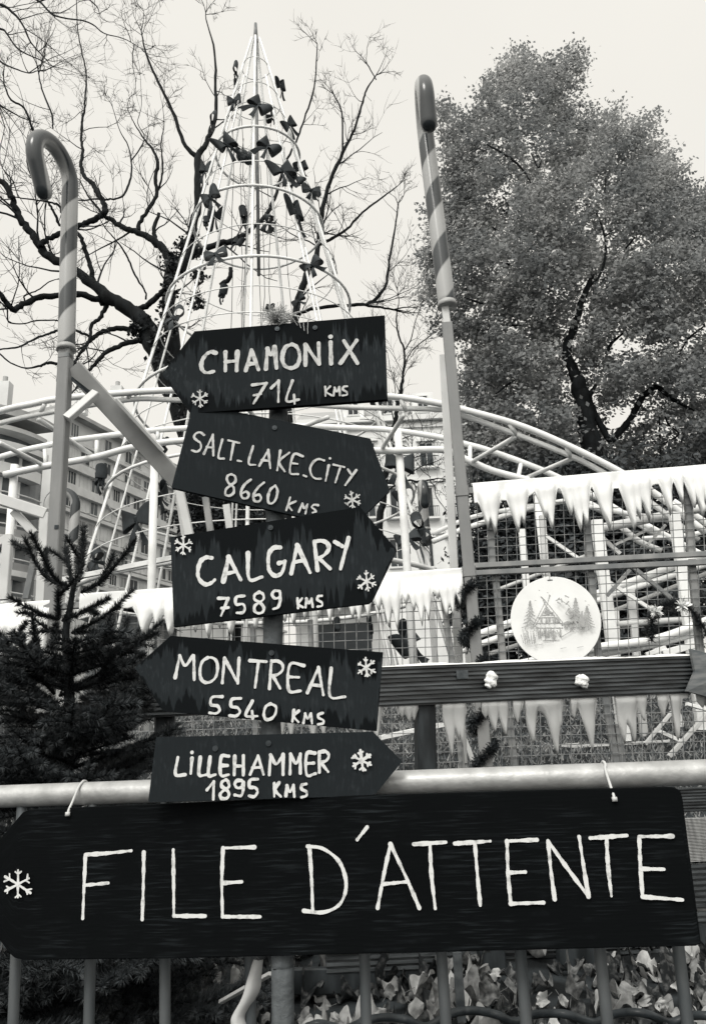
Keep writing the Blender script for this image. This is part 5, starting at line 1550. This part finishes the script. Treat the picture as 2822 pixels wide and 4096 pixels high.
    for y0, y1 in ((1135, 1080), (1430, 1375), (1745, 1690), (2060, 2010)):
        drum('balcony_slab', zz(y0), zz(y1), 2, Rb, 'conc')
        p0 = drum('balcony_panel', zz(y1 - 2), zz(y1 - 75), Rb - .25, Rb - .15, 'shade')
        m = MB(); m.tube(arc(Rb - .2, zz(y1 - 110), -130, 80, 40), .07, 6); m.build('balcony_rail', M['conc'], t)
        for a in range(-110, 61, 24):
            b = arc(Rb - .2, zz(y1), a, a + 1, 1)[0]; m = MB(); m.tube([b, Vector((b.x, b.y, zz(y1 - 110)))], .05, 6); m.build('balcony_post', M['conc'], t)
    for a in range(-70, 81, 17):
        for y0, y1 in ((690, 575), (1000, 800), (1330, 1150), (1640, 1440), (1960, 1750)):
            b = arc(Rb - 1.58, zz(y0), a, a + 1, 1)[0]; m = MB(); m.beam(b, Vector((b.x, b.y, zz(y1))), .34, .16, Vector((math.cos(R(a)), math.sin(R(a)), 0))); m.build('mullion', M['wall_l'], t)
    for px in (20, 330, 470):
        p = P(px, 1560, 92) if px > 100 else P(px, 1545, 80)
        m = MB(); m.box((p.x, p.y, p.z - 1.6), (.75, 0, 0), (0, .6, 0), (0, 0, 2.0)); ch = m.build('chimney', M['wall_l'], t)
        m = MB(); m.tube([(p.x, p.y, p.z + .4), (p.x, p.y, p.z + 1.2)], .3, 10); m.build('chimney_pot', M['roof'], ch)
    m = MB(); e = A + u * 3.6 + n * .45
    m.box(e + Z * ((top + BZ) / 2) - u * 3.4, u * .35, n * .4, Z * ((top - BZ) / 2)); m.build('pilaster', M['conc'], t)
apartment()

def stone_house():
    Y = 58.0; n = Vector((0, -1, 0)); u = Vector((1, 0, 0))
    def H(x, y): return P(1480 + x / 2.896, 1550 + y / 2.896, Y)
    x0, x1 = H(-900, 0).x, H(1750, 0).x; top = H(500, 400).z
    t = thing('stone_house', ((x0 + x1) / 2, Y, BZ), 'bright stone town house with tall windows, between the signs and right post', 'building')
    m = MB(); m.abox(x0, x1, Y, Y + 12, BZ, top); m.build('wall', M['wall_r'], t)
    m = MB(); m.abox(x0 - .3, x1 + .3, Y - .6, Y + 12, top, top + .45); m.build('cornice', M['wall_r'], t)
    # sloped roof and its dormers
    zt = H(500, 95).z; m = MB()
    m.add([(x0, Y + .3, top + .45), (x1, Y + .3, top + .45), (x1, Y + 12, top + .45), (x0, Y + 12, top + .45), (x0 + .5, Y + 2.5, zt), (x1 - .5, Y + 2.5, zt), (x1 - .5, Y + 9, zt), (x0 + .5, Y + 9, zt)],
          [(0, 1, 5, 4), (1, 2, 6, 5), (2, 3, 7, 6), (3, 0, 4, 7), (4, 5, 6, 7)]); rf = m.build('roof', M['roof'], t)
    for x in (610, 1000, 200, -200):
        p = H(x, 260); m = MB(); m.abox(p.x - .9, p.x + .9, Y - .1, Y + 2.5, top + .5, top + 2.6); d = m.build('dormer', M['wall_r'], rf)
    for x in (700, 940):
        p = H(x, 90); m = MB(); m.abox(p.x - .5, p.x + .5, Y + 3, Y + 4.2, zt - .5, zt + .9); m.build('chimney', M['wall_l'], rf)
    for x in (610, 1000, 200, -200):
        p = H(x, 260); window_parts(t, Vector((p.x, Y - .12, top + 1.55)), u, Z, n, .9, 1.5, 1)
    rows = [(780, 300), (1330, 360), (1920, 330)]
    for x in (650, 985, 310, -20, -350, -690, 1320, 1650):
        for yc, hh in rows:
            p = H(x, yc); h = hh / 2.896 / FPX * 60.5
            o = window_parts(t, Vector((p.x, Y, p.z)), u, Z, n, 1.15, h, 1)
            m = MB(); m.abox(p.x - .8, p.x + .8, Y - .25, Y, p.z + h / 2 + .1, p.z + h / 2 + .28); m.build('lintel', M['wall_r'], o)
            if yc < 1500:
                m = MB(); zb = p.z - h / 2
                m.abox(p.x - .95, p.x + .95, Y - .55, Y - .01, zb - .25, zb - .12); b = m.build('balcony', M['wall_r'], t)
                m = MB()
                for i in range(13): m.tube([(p.x - .9 + i * .15, Y - .5, zb - .12), (p.x - .9 + i * .15, Y - .5, zb + .75)], .022, 4)
                m.tube([(p.x - .92, Y - .5, zb + .76), (p.x + .92, Y - .5, zb + .76)], .035, 6); m.build('railing', M['screw'], b)
    for y in (1085, 1690, 1110 - 660):
        z = H(500, y).z; m = MB(); m.abox(x0, x1, Y - .22, Y - .003, z - .16, z + .16); m.build('string_course', M['wall_r'], t)
stone_house()

# wooden chalet stalls on the fairground
def stall(x0, x1, ytop, yeave, Y, lab, dark):
    a, b = P(x0, yeave, Y), P(x1, yeave, Y); w = (b.x - a.x) / 2; c = (a + b) / 2; zr = P((x0 + x1) / 2, ytop, Y).z; g = 1.45
    t = thing('chalet_stall', (c.x, Y, g), lab, 'stall', 'chalet stalls on the fairground')
    m = MB(); m.abox(c.x - w * .85, c.x + w * .85, Y, Y + 2, g, a.z); m.build('wall', M['wood'] if dark else M['wall_r'], t)
    m = MB(); e = .12
    m.add([(c.x - w, Y - .4, a.z - .05), (c.x, Y - .4, zr), (c.x + w, Y - .4, a.z - .05), (c.x - w, Y + 2.2, a.z - .05), (c.x, Y + 2.2, zr), (c.x + w, Y + 2.2, a.z - .05),
           (c.x - w, Y - .4, a.z + e), (c.x, Y - .4, zr + e), (c.x + w, Y - .4, a.z + e), (c.x - w, Y + 2.2, a.z + e), (c.x, Y + 2.2, zr + e), (c.x + w, Y + 2.2, a.z + e)],
          [(0, 1, 4, 3), (1, 2, 5, 4), (6, 9, 10, 7), (7, 10, 11, 8), (0, 6, 7, 1), (1, 7, 8, 2), (3, 4, 10, 9), (4, 5, 11, 10), (0, 3, 9, 6), (2, 8, 11, 5)]); m.build('roof', M['snow'], t)
    m = MB(); m.abox(c.x - w * .6, c.x + w * .6, Y - .02, Y - .004, lerp(g, a.z, .35), lerp(g, a.z, .85)); m.build('opening', M['glass'], t)
    m = MB(); m.abox(c.x - w * .7, c.x + w * .7, Y - .3, Y - .003, lerp(g, a.z, .30), lerp(g, a.z, .345)); m.build('counter', M['wood'], t)
stall(1900, 2080, 2395, 2500, 12.5, 'small snow roofed stall behind the mesh, just right of the right candy cane post', False)
stall(2480, 2720, 2380, 2490, 12.0, 'dark snow roofed stall behind the mesh, right of the round plaque', True)
stall(1150, 1560, 2400, 2440, 14.0, 'broad white stall behind the cone, low between the third and fourth arrow boards', False)
stall(330, 620, 2420, 2470, 13.0, 'grey stall behind the fir and the mesh on the left', True)
# ------------------------------------------------------------ young fir in front on the left
def fir():
    rnd = random.Random(61)
    c6 = crop(0, 2100, 1.596); Y0 = 2.12
    wood = MB(); m = MB(); col = []
    TP = [P(*c6(430, 2600), Y0), P(*c6(432, 1500), Y0), P(*c6(440, 960), Y0), P(*c6(420, 700), Y0), P(*c6(450, 520), Y0), P(*c6(470, 400), Y0), P(*c6(500, 320), Y0), P(*c6(520, 250), Y0), P(*c6(535, 30), Y0)]
    TP[0] = Vector((TP[1].x, TP[1].y, .36))
    base = TP[0]
    cv = catmull([tuple(p) + (r,) for p, r in zip(TP, (.020, .018, .013, .011, .009, .007, .005, .004, .003))], 6)
    wood.tube([Vector(c[:3]) for c in cv], [c[3] for c in cv], 8)
    def needles(a, b, dens, L, bright, fan=0.0):
        d = (b - a); ln = d.length
        if ln < 1e-5: return
        d.normalize(); o = d.orthogonal().normalized(); q = d.cross(o)
        for _ in range(max(1, int(ln * dens))):
            t = rnd.random(); p = a + d * (ln * t)
            an = rnd.uniform(0, 6.283)
            s = (o * math.cos(an) + q * math.sin(an))
            if s.z < -.3 and rnd.random() < .5: s.z *= -1
            nd = (d * rnd.uniform(.45, .95) + s).normalized()
            l = L * rnd.uniform(.7, 1.2)
            w = nd.cross(Vector((rnd.uniform(-1, 1), rnd.uniform(-1, 1), rnd.uniform(-1, 1)))).normalized() * (.0014)
            m.v += [tuple(p - w), tuple(p + w), tuple(p + nd * l + w * .3)]
            k = len(m.v); m.f.append((k - 3, k - 2, k - 1)); col.append(min(1, max(0, bright + rnd.uniform(-.3, .3))))
    def shoot(pts, r, dens, L, bright):
        wood.tube(pts, [lerp(r, r * .4, i / (len(pts) - 1)) for i in range(len(pts))], 5)
        for a, b in zip(pts, pts[1:]): needles(a, b, dens, L, bright)
        e = pts[-1]; d = (pts[-1] - pts[-2]).normalized()
        for _ in range(14):
            nd = (d + wander(rnd, .6)).normalized(); w = nd.orthogonal().normalized() * .0011
            k = len(m.v); m.v += [tuple(e - w), tuple(e + w), tuple(e + nd * L)]; m.f.append((k, k + 1, k + 2)); col.append(bright)
    for a, b in zip(cv[8:], cv[9:]): needles(Vector(a[:3]), Vector(b[:3]), 2600, .02, .25)
    def arc_pts(a, b, lift, n=8):
        return [a.lerp(b, i / n) + Z * (lift * math.sin(math.pi * i / n)) for i in range(n + 1)]
    top = [[(440, 410), (340, 330), (280, 210), (205, 65)], [(432, 405), (300, 340), (225, 230), (165, 95)], [(520, 430), (640, 370), (740, 260), (862, 98)], [(460, 380), (440, 260), (425, 150)], [(505, 360), (522, 250), (537, 20)],
           [(370, 605), (240, 560), (70, 470)], [(400, 610), (540, 555), (692, 472)], [(460, 690), (600, 625), (757, 520)], [(375, 605), (372, 520), (372, 430)], [(600, 790), (770, 705), (812, 608)], [(450, 1040), (640, 950), (820, 800), (1028, 628)],
           [(380, 1090), (640, 1000), (780, 920), (920, 830)], [(350, 1080), (160, 870), (-20, 680)], [(250, 850), (130, 770), (72, 700)], [(120, 900), (0, 860), (-90, 820)], [(470, 690), (620, 680), (690, 660)], [(430, 690), (300, 680), (200, 690)], [(540, 900), (640, 760), (700, 690)], [(640, 950), (760, 900), (860, 880)],
           [(820, 800), (900, 740), (1000, 700)], [(160, 870), (200, 790), (240, 740)], [(330, 800), (345, 700), (360, 640)]]
    for px in top:
        dy = rnd.uniform(-.16, .12)
        pts = [P(*c6(x, y), Y0 + dy * i / (len(px) - 1)) for i, (x, y) in enumerate(px)]
        pts = [Vector(p) for p in catmull([tuple(p) for p in pts], 6)]
        shoot(pts, .0045, 4200, .02, .3)
        for k in range(3 if len(px) > 3 else 2):
            if rnd.random() < .45: continue
            i = rnd.randrange(3, len(pts) - 2); d = (pts[i + 1] - pts[i]).normalized(); s = wander(rnd, 1); s = (s - d * s.dot(d)).normalized()
            shoot([pts[i] + (d * .8 + s * .6) * (.085 * j / 4) for j in range(5)], .003, 3800, .019, .3)
    # lower whorls
    zb, zt = .45, 1.38
    def stem_at(z):
        for a, b in zip(cv, cv[1:]):
            if a[2] <= z <= b[2]:
                t = (z - a[2]) / (b[2] - a[2] + 1e-9); return Vector((lerp(a[0], b[0], t), lerp(a[1], b[1], t), z))
        return Vector(cv[0][:3])
    lv = 0
    z = zb
    while z < zt:
        f = (z - zb) / (1.72 - zb)
        rad = .59 * (1 - f) ** .85 + .04
        nb = 9 if z < 1.0 else 7
        for k in range(nb):
            a = 6.283 * (k + rnd.uniform(-.25, .25)) / nb + lv * 1.1
            Lb = rad * rnd.uniform(.75, 1.1)
            dirv = Vector((math.cos(a), math.sin(a) * .8, lerp(.10, .62, f) + rnd.uniform(-.2, .2)))
            if dirv.y < 0: Lb *= .9
            s0 = stem_at(max(zb, z + rnd.uniform(-.05, .05))); e = s0 + dirv * Lb
            pts = arc_pts(s0, e, rnd.uniform(-.05, .02), 8)
            br = .25 + .35 * rnd.random()
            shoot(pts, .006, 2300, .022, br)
            dd = dirv.normalized(); sv = dd.cross(Z).normalized()
            for j in range(2, 8):
                for sg in (-1, 1):
                    if rnd.random() < .12: continue
                    l2 = Lb * .42 * (1 - j / 9.5) + .035
                    d2 = (dd * .75 + sv * sg * .8 + Z * rnd.uniform(-.15, .12)).normalized()
                    p = pts[j]; q2 = [p + d2 * (l2 * i / 4) + Z * (-.012 * (i / 4) ** 2) for i in range(5)]
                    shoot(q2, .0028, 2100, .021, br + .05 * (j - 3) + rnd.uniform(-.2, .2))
                    if l2 > .12:
                        for s3 in (-1, 1):
                            d3 = (d2 * .8 + (d2.cross(Z)).normalized() * s3 * .7).normalized(); p3 = q2[2]
                            shoot([p3 + d3 * (l2 * .4 * i / 3) for i in range(4)], .002, 2000, .02, br + rnd.uniform(-.15, .15))
        z += .068; lv += 1
    t = thing('fir_tree', tuple(base), 'young dark fir behind the barrier on the left, thin shoots at its tip', 'fir tree')
    wood.build('trunk', M['firbark'], t, smooth=True)
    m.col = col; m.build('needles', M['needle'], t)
fir()

# ------------------------------------------------------------ round plaque with an engraved chalet
def plaque():
    n = FN; q = FQ + FN * .035
    c7 = crop(1950, 2250, 2.902)
    conv = lambda x, y: PL(*c7(x, y), q, n)
    c = conv(783, 668); r = (conv(1308, 668) - conv(258, 668)).length / 2
    u = FD; t = thing('round_plaque', tuple(c - Z * r), 'big round white plaque with a grey drawing of a snowy chalet, hung on the mesh', 'plaque')
    ring = [c + u * (math.cos(2 * math.pi * i / 96) * r) + Z * (math.sin(2 * math.pi * i / 96) * r) for i in range(96)]
    m = MB(); m.slab(ring, n, .012); m.build('disc', M['snow'], t, bevel=.002)
    pn = Paint(); rnd = random.Random(71)
    sc = (conv(801, 600) - conv(799, 600)).length / 2
    def S(txt, w=11):
        for st in parse(txt): pn.stroke([conv(*p) for p in st], n, w * sc, rnd, .3)
    # chalet roof, gable, balcony and walls
    S('530,720 668,452; 548,738 690,478; 612,398 690,478 878,712; 640,440 700,540 865,735; 620,400 660,440; 716,380 690,470; 560,760 862,760; 562,705 860,705; 620,610 770,610; 585,640 800,635', 10)
    S('575,765 580,860; 660,765 665,900; 760,765 765,890; 835,765 840,870; 860,720 1040,690; 1040,690 1045,760; 640,905 830,900; 880,720 905,690 1040,690', 10)
    for i in range(9): S('%f,%f %f,%f' % (640 + i * 14, 600 - abs(4 - i) * 4, 676 + (i - 4) * 6, 520 + abs(4 - i) * 14), 9)
    for i in range(26):
        x = 590 + rnd.random() * 240; S('%f,%f %f,%f' % (x, 640 + rnd.random() * 20, x + rnd.uniform(-12, 12), 690), 9)
    for i in range(40):
        x = 585 + rnd.random() * 260; y = 770 + rnd.random() * 70; S('%f,%f %f,%f' % (x, y, x + rnd.uniform(-14, 14), y + rnd.uniform(20, 60)), 10)
    for i in range(20):
        x = 880 + rnd.random() * 160; y = 700 + rnd.random() * 30; S('%f,%f %f,%f' % (x, y, x + rnd.uniform(-8, 8), y + rnd.uniform(20, 90) * (1 - (x - 880) / 260)), 10)
    for x in (605, 655, 708, 768): S('%d,712 %d,722' % (x, x), 16)
    S('845,870 960,800 1060,750', 9); S('620,940 700,930 760,925; 840,1000 900,990; 1030,990 1100,975; 640,960 560,950', 6)
    # snowy firs left and right
    for (x, y0, y1, w) in ((485, 455, 760, 92), (1010, 430, 700, 80), (1140, 525, 765, 95), (1080, 600, 770, 60)):
        k = 7
        for i in range(k):
            f = (i + 1) / k; yy = lerp(y0, y1, f); ww = w * f
            S('%f,%f %f,%f %f,%f' % (x - 4, yy - 45, x - ww * .5, yy - 18, x - ww, yy), 13); S('%f,%f %f,%f %f,%f' % (x + 4, yy - 45, x + ww * .5, yy - 20, x + ww, yy - 4), 13)
            for j in range(3):
                xx = x + rnd.uniform(-ww, ww) * .8; S('%f,%f %f,%f' % (xx, yy - 14, xx + rnd.uniform(-14, 14), yy + 6), 15)
        S('%f,%f %f,%f' % (x, y0, x, y0 + 40), 10)
    # bare branch with a hanging lantern shape, stars, grass
    S('780,450 830,440 870,470 920,500 980,580 1050,640', 9); S('930,545 975,600 950,630 895,600 930,545; 915,580 955,610; 925,565 960,600', 14); S('790,450 820,425; 800,470 830,490; 850,470 840,430; 900,490 925,465; 885,395 925,415', 16)
    for p in ((590, 332), (705, 385), (545, 450), (685, 360), (1155, 500), (1120, 455)): S('%d,%d %d,%d' % (p[0] - 6, p[1], p[0] + 6, p[1] + 4), 9)
    for i in range(18):
        x = 380 + rnd.random() * 190; y = 900 + rnd.random() * 60; S('%f,%f %f,%f' % (x, y, x - rnd.uniform(-30, 50), y - rnd.uniform(60, 150)), 7)
    pn.m.build('engraved_drawing', M['ink'], t)
    m = MB(); m.box(conv(718, 205) + n * .001, u * (30 * sc), n * .001, Z * (5 * sc)); m.build('slot', M['screw'], t)
    m = MB(); a = conv(715, 195); m.tube([a + n * .002, a + Z * .02 + n * .003, a + Z * .035 - n * .03], .002, 5); m.build('hanger', M['tie'], t)
plaque()

# ------------------------------------------------------------ tinsel garlands
def garland(px, plane, off, rad, n, label, seed, wrap=None):
    rnd = random.Random(seed); pts = [PL(x, y, FQ + FN * off, FN) for x, y in px]
    if wrap: pts = wrap(pts)
    cv = [Vector(p) for p in catmull([tuple(p) for p in pts], 8)]
    m = MB(); col = []
    for a, b in zip(cv, cv[1:]):
        d = (b - a).normalized(); o = d.orthogonal().normalized(); q = d.cross(o)
        for _ in range(int(n * (b - a).length)):
            p = a.lerp(b, rnd.random()); an = rnd.uniform(0, 6.28); s = o * math.cos(an) + q * math.sin(an)
            e = p + (s + d * rnd.uniform(-.5, .5)) * (rad * rnd.uniform(.4, 1.1)); w = s.cross(d).normalized() * .0022
            m.add([p - w, p + w, e + w, e - w], [(0, 1, 2, 3)]); col.append(rnd.random())
    m.tube(cv, .003, 4); col += [.1] * (len(m.f) - len(col))
    m.col = col
    solo(m, 'tinsel_garland', M['tinsel'], label, 'garland', 'dark tinsel garlands on the fence')
def around(px0, px1, turns, off):
    a, b = FP(*px0), FP(*px1); out = []
    for i in range(int(turns * 10) + 1):
        t = i / (turns * 10); an = 6.283 * turns * t
        out.append(a.lerp(b, t) + FD * (math.cos(an) * .042) + FN * (math.sin(an) * .042))
    return out
garland([(0, 0)], None, 0, .034, 4800, 'dark tinsel garland wound round the right candy cane post above the deck rail', 81, lambda p: around((1858, 2330), (1902, 2660), 2.2, 0))
garland([(0, 0)], None, 0, .034, 4800, 'dark tinsel garland wound round the right candy cane post below the deck rail', 82, lambda p: around((1908, 2830), (1945, 3075), 1.6, 0))
cm2 = crop(1850, 2200, 1.642)
garland([cm2(1235, 600), cm2(1238, 520), cm2(1250, 420), cm2(1330, 360), cm2(1430, 350), cm2(1510, 410), cm2(1570, 500), cm2(1640, 590), cm2(1720, 640)], None, .03, .038, 4200, 'dark tinsel garland draped over the mesh at the right, tied with two white bows', 83)
def white_bow(px, py, s, label, seed):
    rnd = random.Random(seed); m = MB(); c = FP(px, py, .06)
    for _ in range(90):
        a = wander(rnd, 1).normalized(); a.y = a.y * .6 - .2; e = c + a * (s * rnd.uniform(.4, 1)); w = a.orthogonal().normalized() * s * .13
        m.add([c - w * .5, c + w * .5, c.lerp(e, .6) + w + Z * .004, e, c.lerp(e, .6) - w], [(0, 1, 2, 3, 4)])
    solo(m, 'white_bow', M['cotton'], label, 'bow', 'white bows on the garland')
white_bow(*cm2(1262, 405), .045, 'crumpled white bow at the lower bend of the draped garland', 1)
white_bow(*cm2(1440, 370), .048, 'crumpled white bow at the upper bend of the draped garland', 2)

# ------------------------------------------------------------ leaf litter, hose, strap, stick, stake
def leaf_shape(rnd, s, curl):
    "fallen plane leaf, tip towards +Y, dried and curled; lobes and folds differ from leaf to leaf"
    lob = rnd.uniform(.05, .5)
    key = [(0, -.35), (.10, -.22), (.34, -.34), (.30, -.12), (.52, -.06), (.40, .06), (.58, .30), (.34, .24), (.28, .34), (.16, .30), (.10, .50), (0, .68)]
    pr = []
    for x, y in key:
        r0 = math.hypot(x, y); k = lerp(.44 / max(r0, .1), 1, lob)
        pr.append((x * k, y * k))
    pr = pr + [(-x, y) for x, y in pr[-2:0:-1]]
    pr = [(x * (1 + rnd.uniform(-.2, .15)), y * (1 + rnd.uniform(-.2, .15))) for x, y in pr]
    ph = rnd.uniform(0, 6); fold = rnd.uniform(-.2, 1.1); rx = rnd.uniform(.6, 1.1)
    vs = [(0, .05 * s, 0)]
    for ring in (.3, .62, 1.0):
        for i, (x, y) in enumerate(pr):
            x2, y2 = x * ring * rx, y * ring
            vs.append((x2 * s * (1 - .25 * abs(fold) * ring), y2 * s, s * (fold * abs(x2) * .9 + curl * (x2 * x2 * 1.6 + .9 * y2 * y2 * math.copysign(1, math.sin(ph * 3))) + .24 * math.sin(x2 * 9 + ph + y2 * 4) * ring + .20 * math.sin(y2 * 10 + ph * 2 - x2 * 3) * ring + rnd.uniform(-.04, .04) * ring + (.06 * math.sin(i * 2.1 + ph) if ring == 1 else 0))))
    k = len(pr)
    fs = [(0, 1 + i, 1 + (i + 1) % k) for i in range(k)] + [(1 + q * k + i, 1 + (q + 1) * k + i, 1 + (q + 1) * k + (i + 1) % k, 1 + q * k + (i + 1) % k) for q in range(2) for i in range(k)]
    return vs, fs
def rot_of(rnd, tilt):
    return Matrix.Rotation(rnd.uniform(0, 6.28), 3, 'Z') @ Matrix.Rotation(rnd.uniform(-tilt, tilt), 3, 'X') @ Matrix.Rotation(rnd.uniform(-tilt, tilt), 3, 'Y')
def litter():
    rnd = random.Random(91); m = MB(); col = []
    for i in range(1100):
        y = rnd.uniform(1.75, 3.4); x = rnd.uniform(-.55, .55) * y + .12
        s = rnd.uniform(.045, .125); vs, fs = leaf_shape(rnd, s, rnd.uniform(-.6, 1.3)); Rm = rot_of(rnd, .55)
        c = Vector((x, y, ground_z(x, y) + rnd.uniform(.004, .035)))
        m.add([c + Rm @ Vector(v) for v in vs], fs); b = rnd.random() ** 4.2 * .95; col += [min(1, max(0, b + rnd.uniform(-.06, .06))) for _ in fs]
    m.col = col
    o = m.build('leaf_litter', M['dead'], smooth=True)
    sb = o.modifiers.new('smooth', 'SUBSURF'); sb.levels = 1; sb.render_levels = 1
    tag(o, 'curled fallen leaves covering the wet soil behind the barrier', 'leaf litter', kind='stuff')
litter()
def big_leaves():
    rnd = random.Random(92)
    cb = crop(1200, 3750, .984)
    spots = [(480, 175, 140, .86, 'largest pale fallen leaf, torn at one edge, between two barrier bars right of the post'), (90, 275, 95, .45, 'smooth grey fallen leaf just right of the signpost foot'), (140, 312, 60, .7, 'small pale fallen leaf beside the smooth grey one'),
             (672, 155, 75, .85, 'pale fallen leaf standing up beside the thin dark stake'), (662, 216, 45, .8, 'small pale folded leaf low beside the thin dark stake'), (765, 140, 70, .85, 'pale pointed leaf standing on edge in the middle of the litter'),
             (350, 215, 75, .3, 'dull curled leaf left of the largest pale leaf'), (455, 275, 100, .5, 'grey fallen leaf below the largest pale leaf'), (745, 230, 130, .22, 'big dark curled leaf under the pale pointed one'), (950, 248, 85, .85, 'pale flat leaf close to the hose, right of the middle bar'),
             (1030, 246, 70, .8, 'pale leaf just right of the flat one by the hose'), (1075, 195, 150, .2, 'big dull folded leaf against the dark foot blocks'), (1180, 255, 110, .7, 'pale crinkled leaf touching a barrier bar on the right'), (1280, 245, 100, .5, 'grey ribbed leaf between the two last barrier bars'),
             (1350, 250, 80, .65, 'pale leaf in front of the grey ribbed one'), (1425, 268, 80, .8, 'small bright leaf low by the last barrier bar'), (1500, 215, 110, .85, 'bright upright leaf behind the last barrier bar'), (320, 300, 70, .6, 'bright ragged leaf low above the first arc of hose'), (-240, 190, 120, .75, 'pale ragged leaf behind the dangling strap, left of the signpost'),
             (-190, 290, 130, .3, 'large dull triangular leaf below the ragged one, left of the strap'), (-560, 260, 90, .3, 'dull leaf under the fir by the third bar')]
    for x, y, w, b, lab in spots:
        px = cb(x, y); d = ray(*cb(x, y + w * .3)); Y = (.43 - EYE) / d.z; Y = max(1.8, min(2.62, Y * d.y))
        c = P(*px, Y); s = w / .984 / FPX * (c - CAM).dot(F3) * .85
        c.z = max(c.z, ground_z(c.x, c.y) + s * .18)
        vs, fs = leaf_shape(rnd, s, rnd.uniform(.3, 1.3))
        Rm = Matrix.Rotation(rnd.uniform(-.5, .2), 3, 'Y') @ Matrix.Rotation(R(rnd.uniform(25, 75)), 3, 'X') @ Matrix.Rotation(rnd.uniform(0, 6.28), 3, 'Z')
        m = MB(); m.add([c + Rm @ Vector(v) for v in vs], fs); m.col = [min(1, max(0, b + rnd.uniform(-.05, .05)))] * len(fs)
        st = len(m.f); m.tube([c + Rm @ Vector((0, -.3 * s, 0)), c + Rm @ Vector((.05 * s, -.7 * s, .1 * s))], .0012, 4, False); m.col += [.3] * (len(m.f) - st)
        o = solo(m, 'fallen_leaf', M['dead'], lab, 'leaf', 'big fallen leaves behind the barrier', smooth=True)
        sb = o.modifiers.new('smooth', 'SUBSURF'); sb.levels = 2; sb.render_levels = 2
big_leaves()
def hose():
    cr2 = crop(1411, 3100, 1.131); Y = 2.06
    px = [cr2(-260, 1180), cr2(-160, 1125), cr2(-40, 1150), cr2(60, 1112), cr2(150, 1098), cr2(240, 1108), cr2(330, 1140), cr2(430, 1085), cr2(500, 1068), cr2(570, 1068), cr2(650, 1085), cr2(730, 1118), cr2(800, 1088), cr2(880, 1078), cr2(970, 1084), cr2(1090, 1120), cr2(1170, 1085), cr2(1260, 1074), cr2(1340, 1085), cr2(1430, 1120), cr2(1520, 1092), cr2(1600, 1090), cr2(1720, 1120)]
    m = MB(); m.tube([Vector(p) for p in catmull([tuple(P(x, y, Y + .03 * math.sin(i * 1.7))) for i, (x, y) in enumerate(px)], 6)], .0095, 10)
    solo(m, 'hose', M['rubber'], 'thick black rubber hose snaking in low arcs along the leaf litter', 'hose', smooth=True)
    c0 = crop(0, 3100, 1.131)
    a, b = P(*c0(1000, 1026), 1.95), P(*c0(1226, 898), 1.75)
    m = MB(); m.beam(a, b, .012, .007); solo(m, 'stick', M['tie'], 'thin pale stick leaning behind the strap, left of the signpost', 'stick')
    m = MB(); a = P(1826, 3810, 2.3); b = P(1845, 4090, 2.3); m.beam(a, b, .024, .012); m.beam(a + Vector((.003, .012, 0)), b + Vector((.003, .012, 0)), .008, .012)
    solo(m, 'metal_stake', M['plate'], 'thin dark metal stake upright in the litter, right of the largest pale leaf', 'stake')
    # strap tied to a barrier bar
    pts = [(1168, 835, 20, 0), (1158, 880, 22, .3), (1148, 930, 24, .8), (1140, 975, 26, 1.2), (1120, 1020, 26, .9), (1085, 1075, 24, .4), (1075, 1110, 24, .5), (1090, 1180, 24, .7), (1080, 1260, 24, .3)]
    cv = catmull([c0(x, y) + (w, a) for x, y, w, a in pts], 5); m = MB(); L = []
    for x, y, w, a in cv:
        p = PL(x, y, BQ + BN * .014, BN); k = w / 1.131 / FPX * 1.3
        L += [p - FD * k + BN * (.012 * math.sin(a)), p + FD * k * .2 + BN * .006, p + FD * k - BN * (.012 * math.sin(a))]
    n = len(cv); m.add(L + [q - BN * .0012 for q in L], [])
    o = 3 * n
    for i in range(n - 1):
        for j in range(2):
            A = i * 3 + j; m.f += [(A, A + 1, A + 4, A + 3), (o + A, o + A + 3, o + A + 4, o + A + 1)]
        m.f += [(i * 3, i * 3 + 3, o + i * 3 + 3, o + i * 3), (i * 3 + 2, o + i * 3 + 2, o + i * 3 + 5, i * 3 + 5)]
    solo(m, 'strap', M['tie'], 'pale twisted plastic strap dangling from a barrier bar left of the signpost', 'strap', smooth=True)
hose()
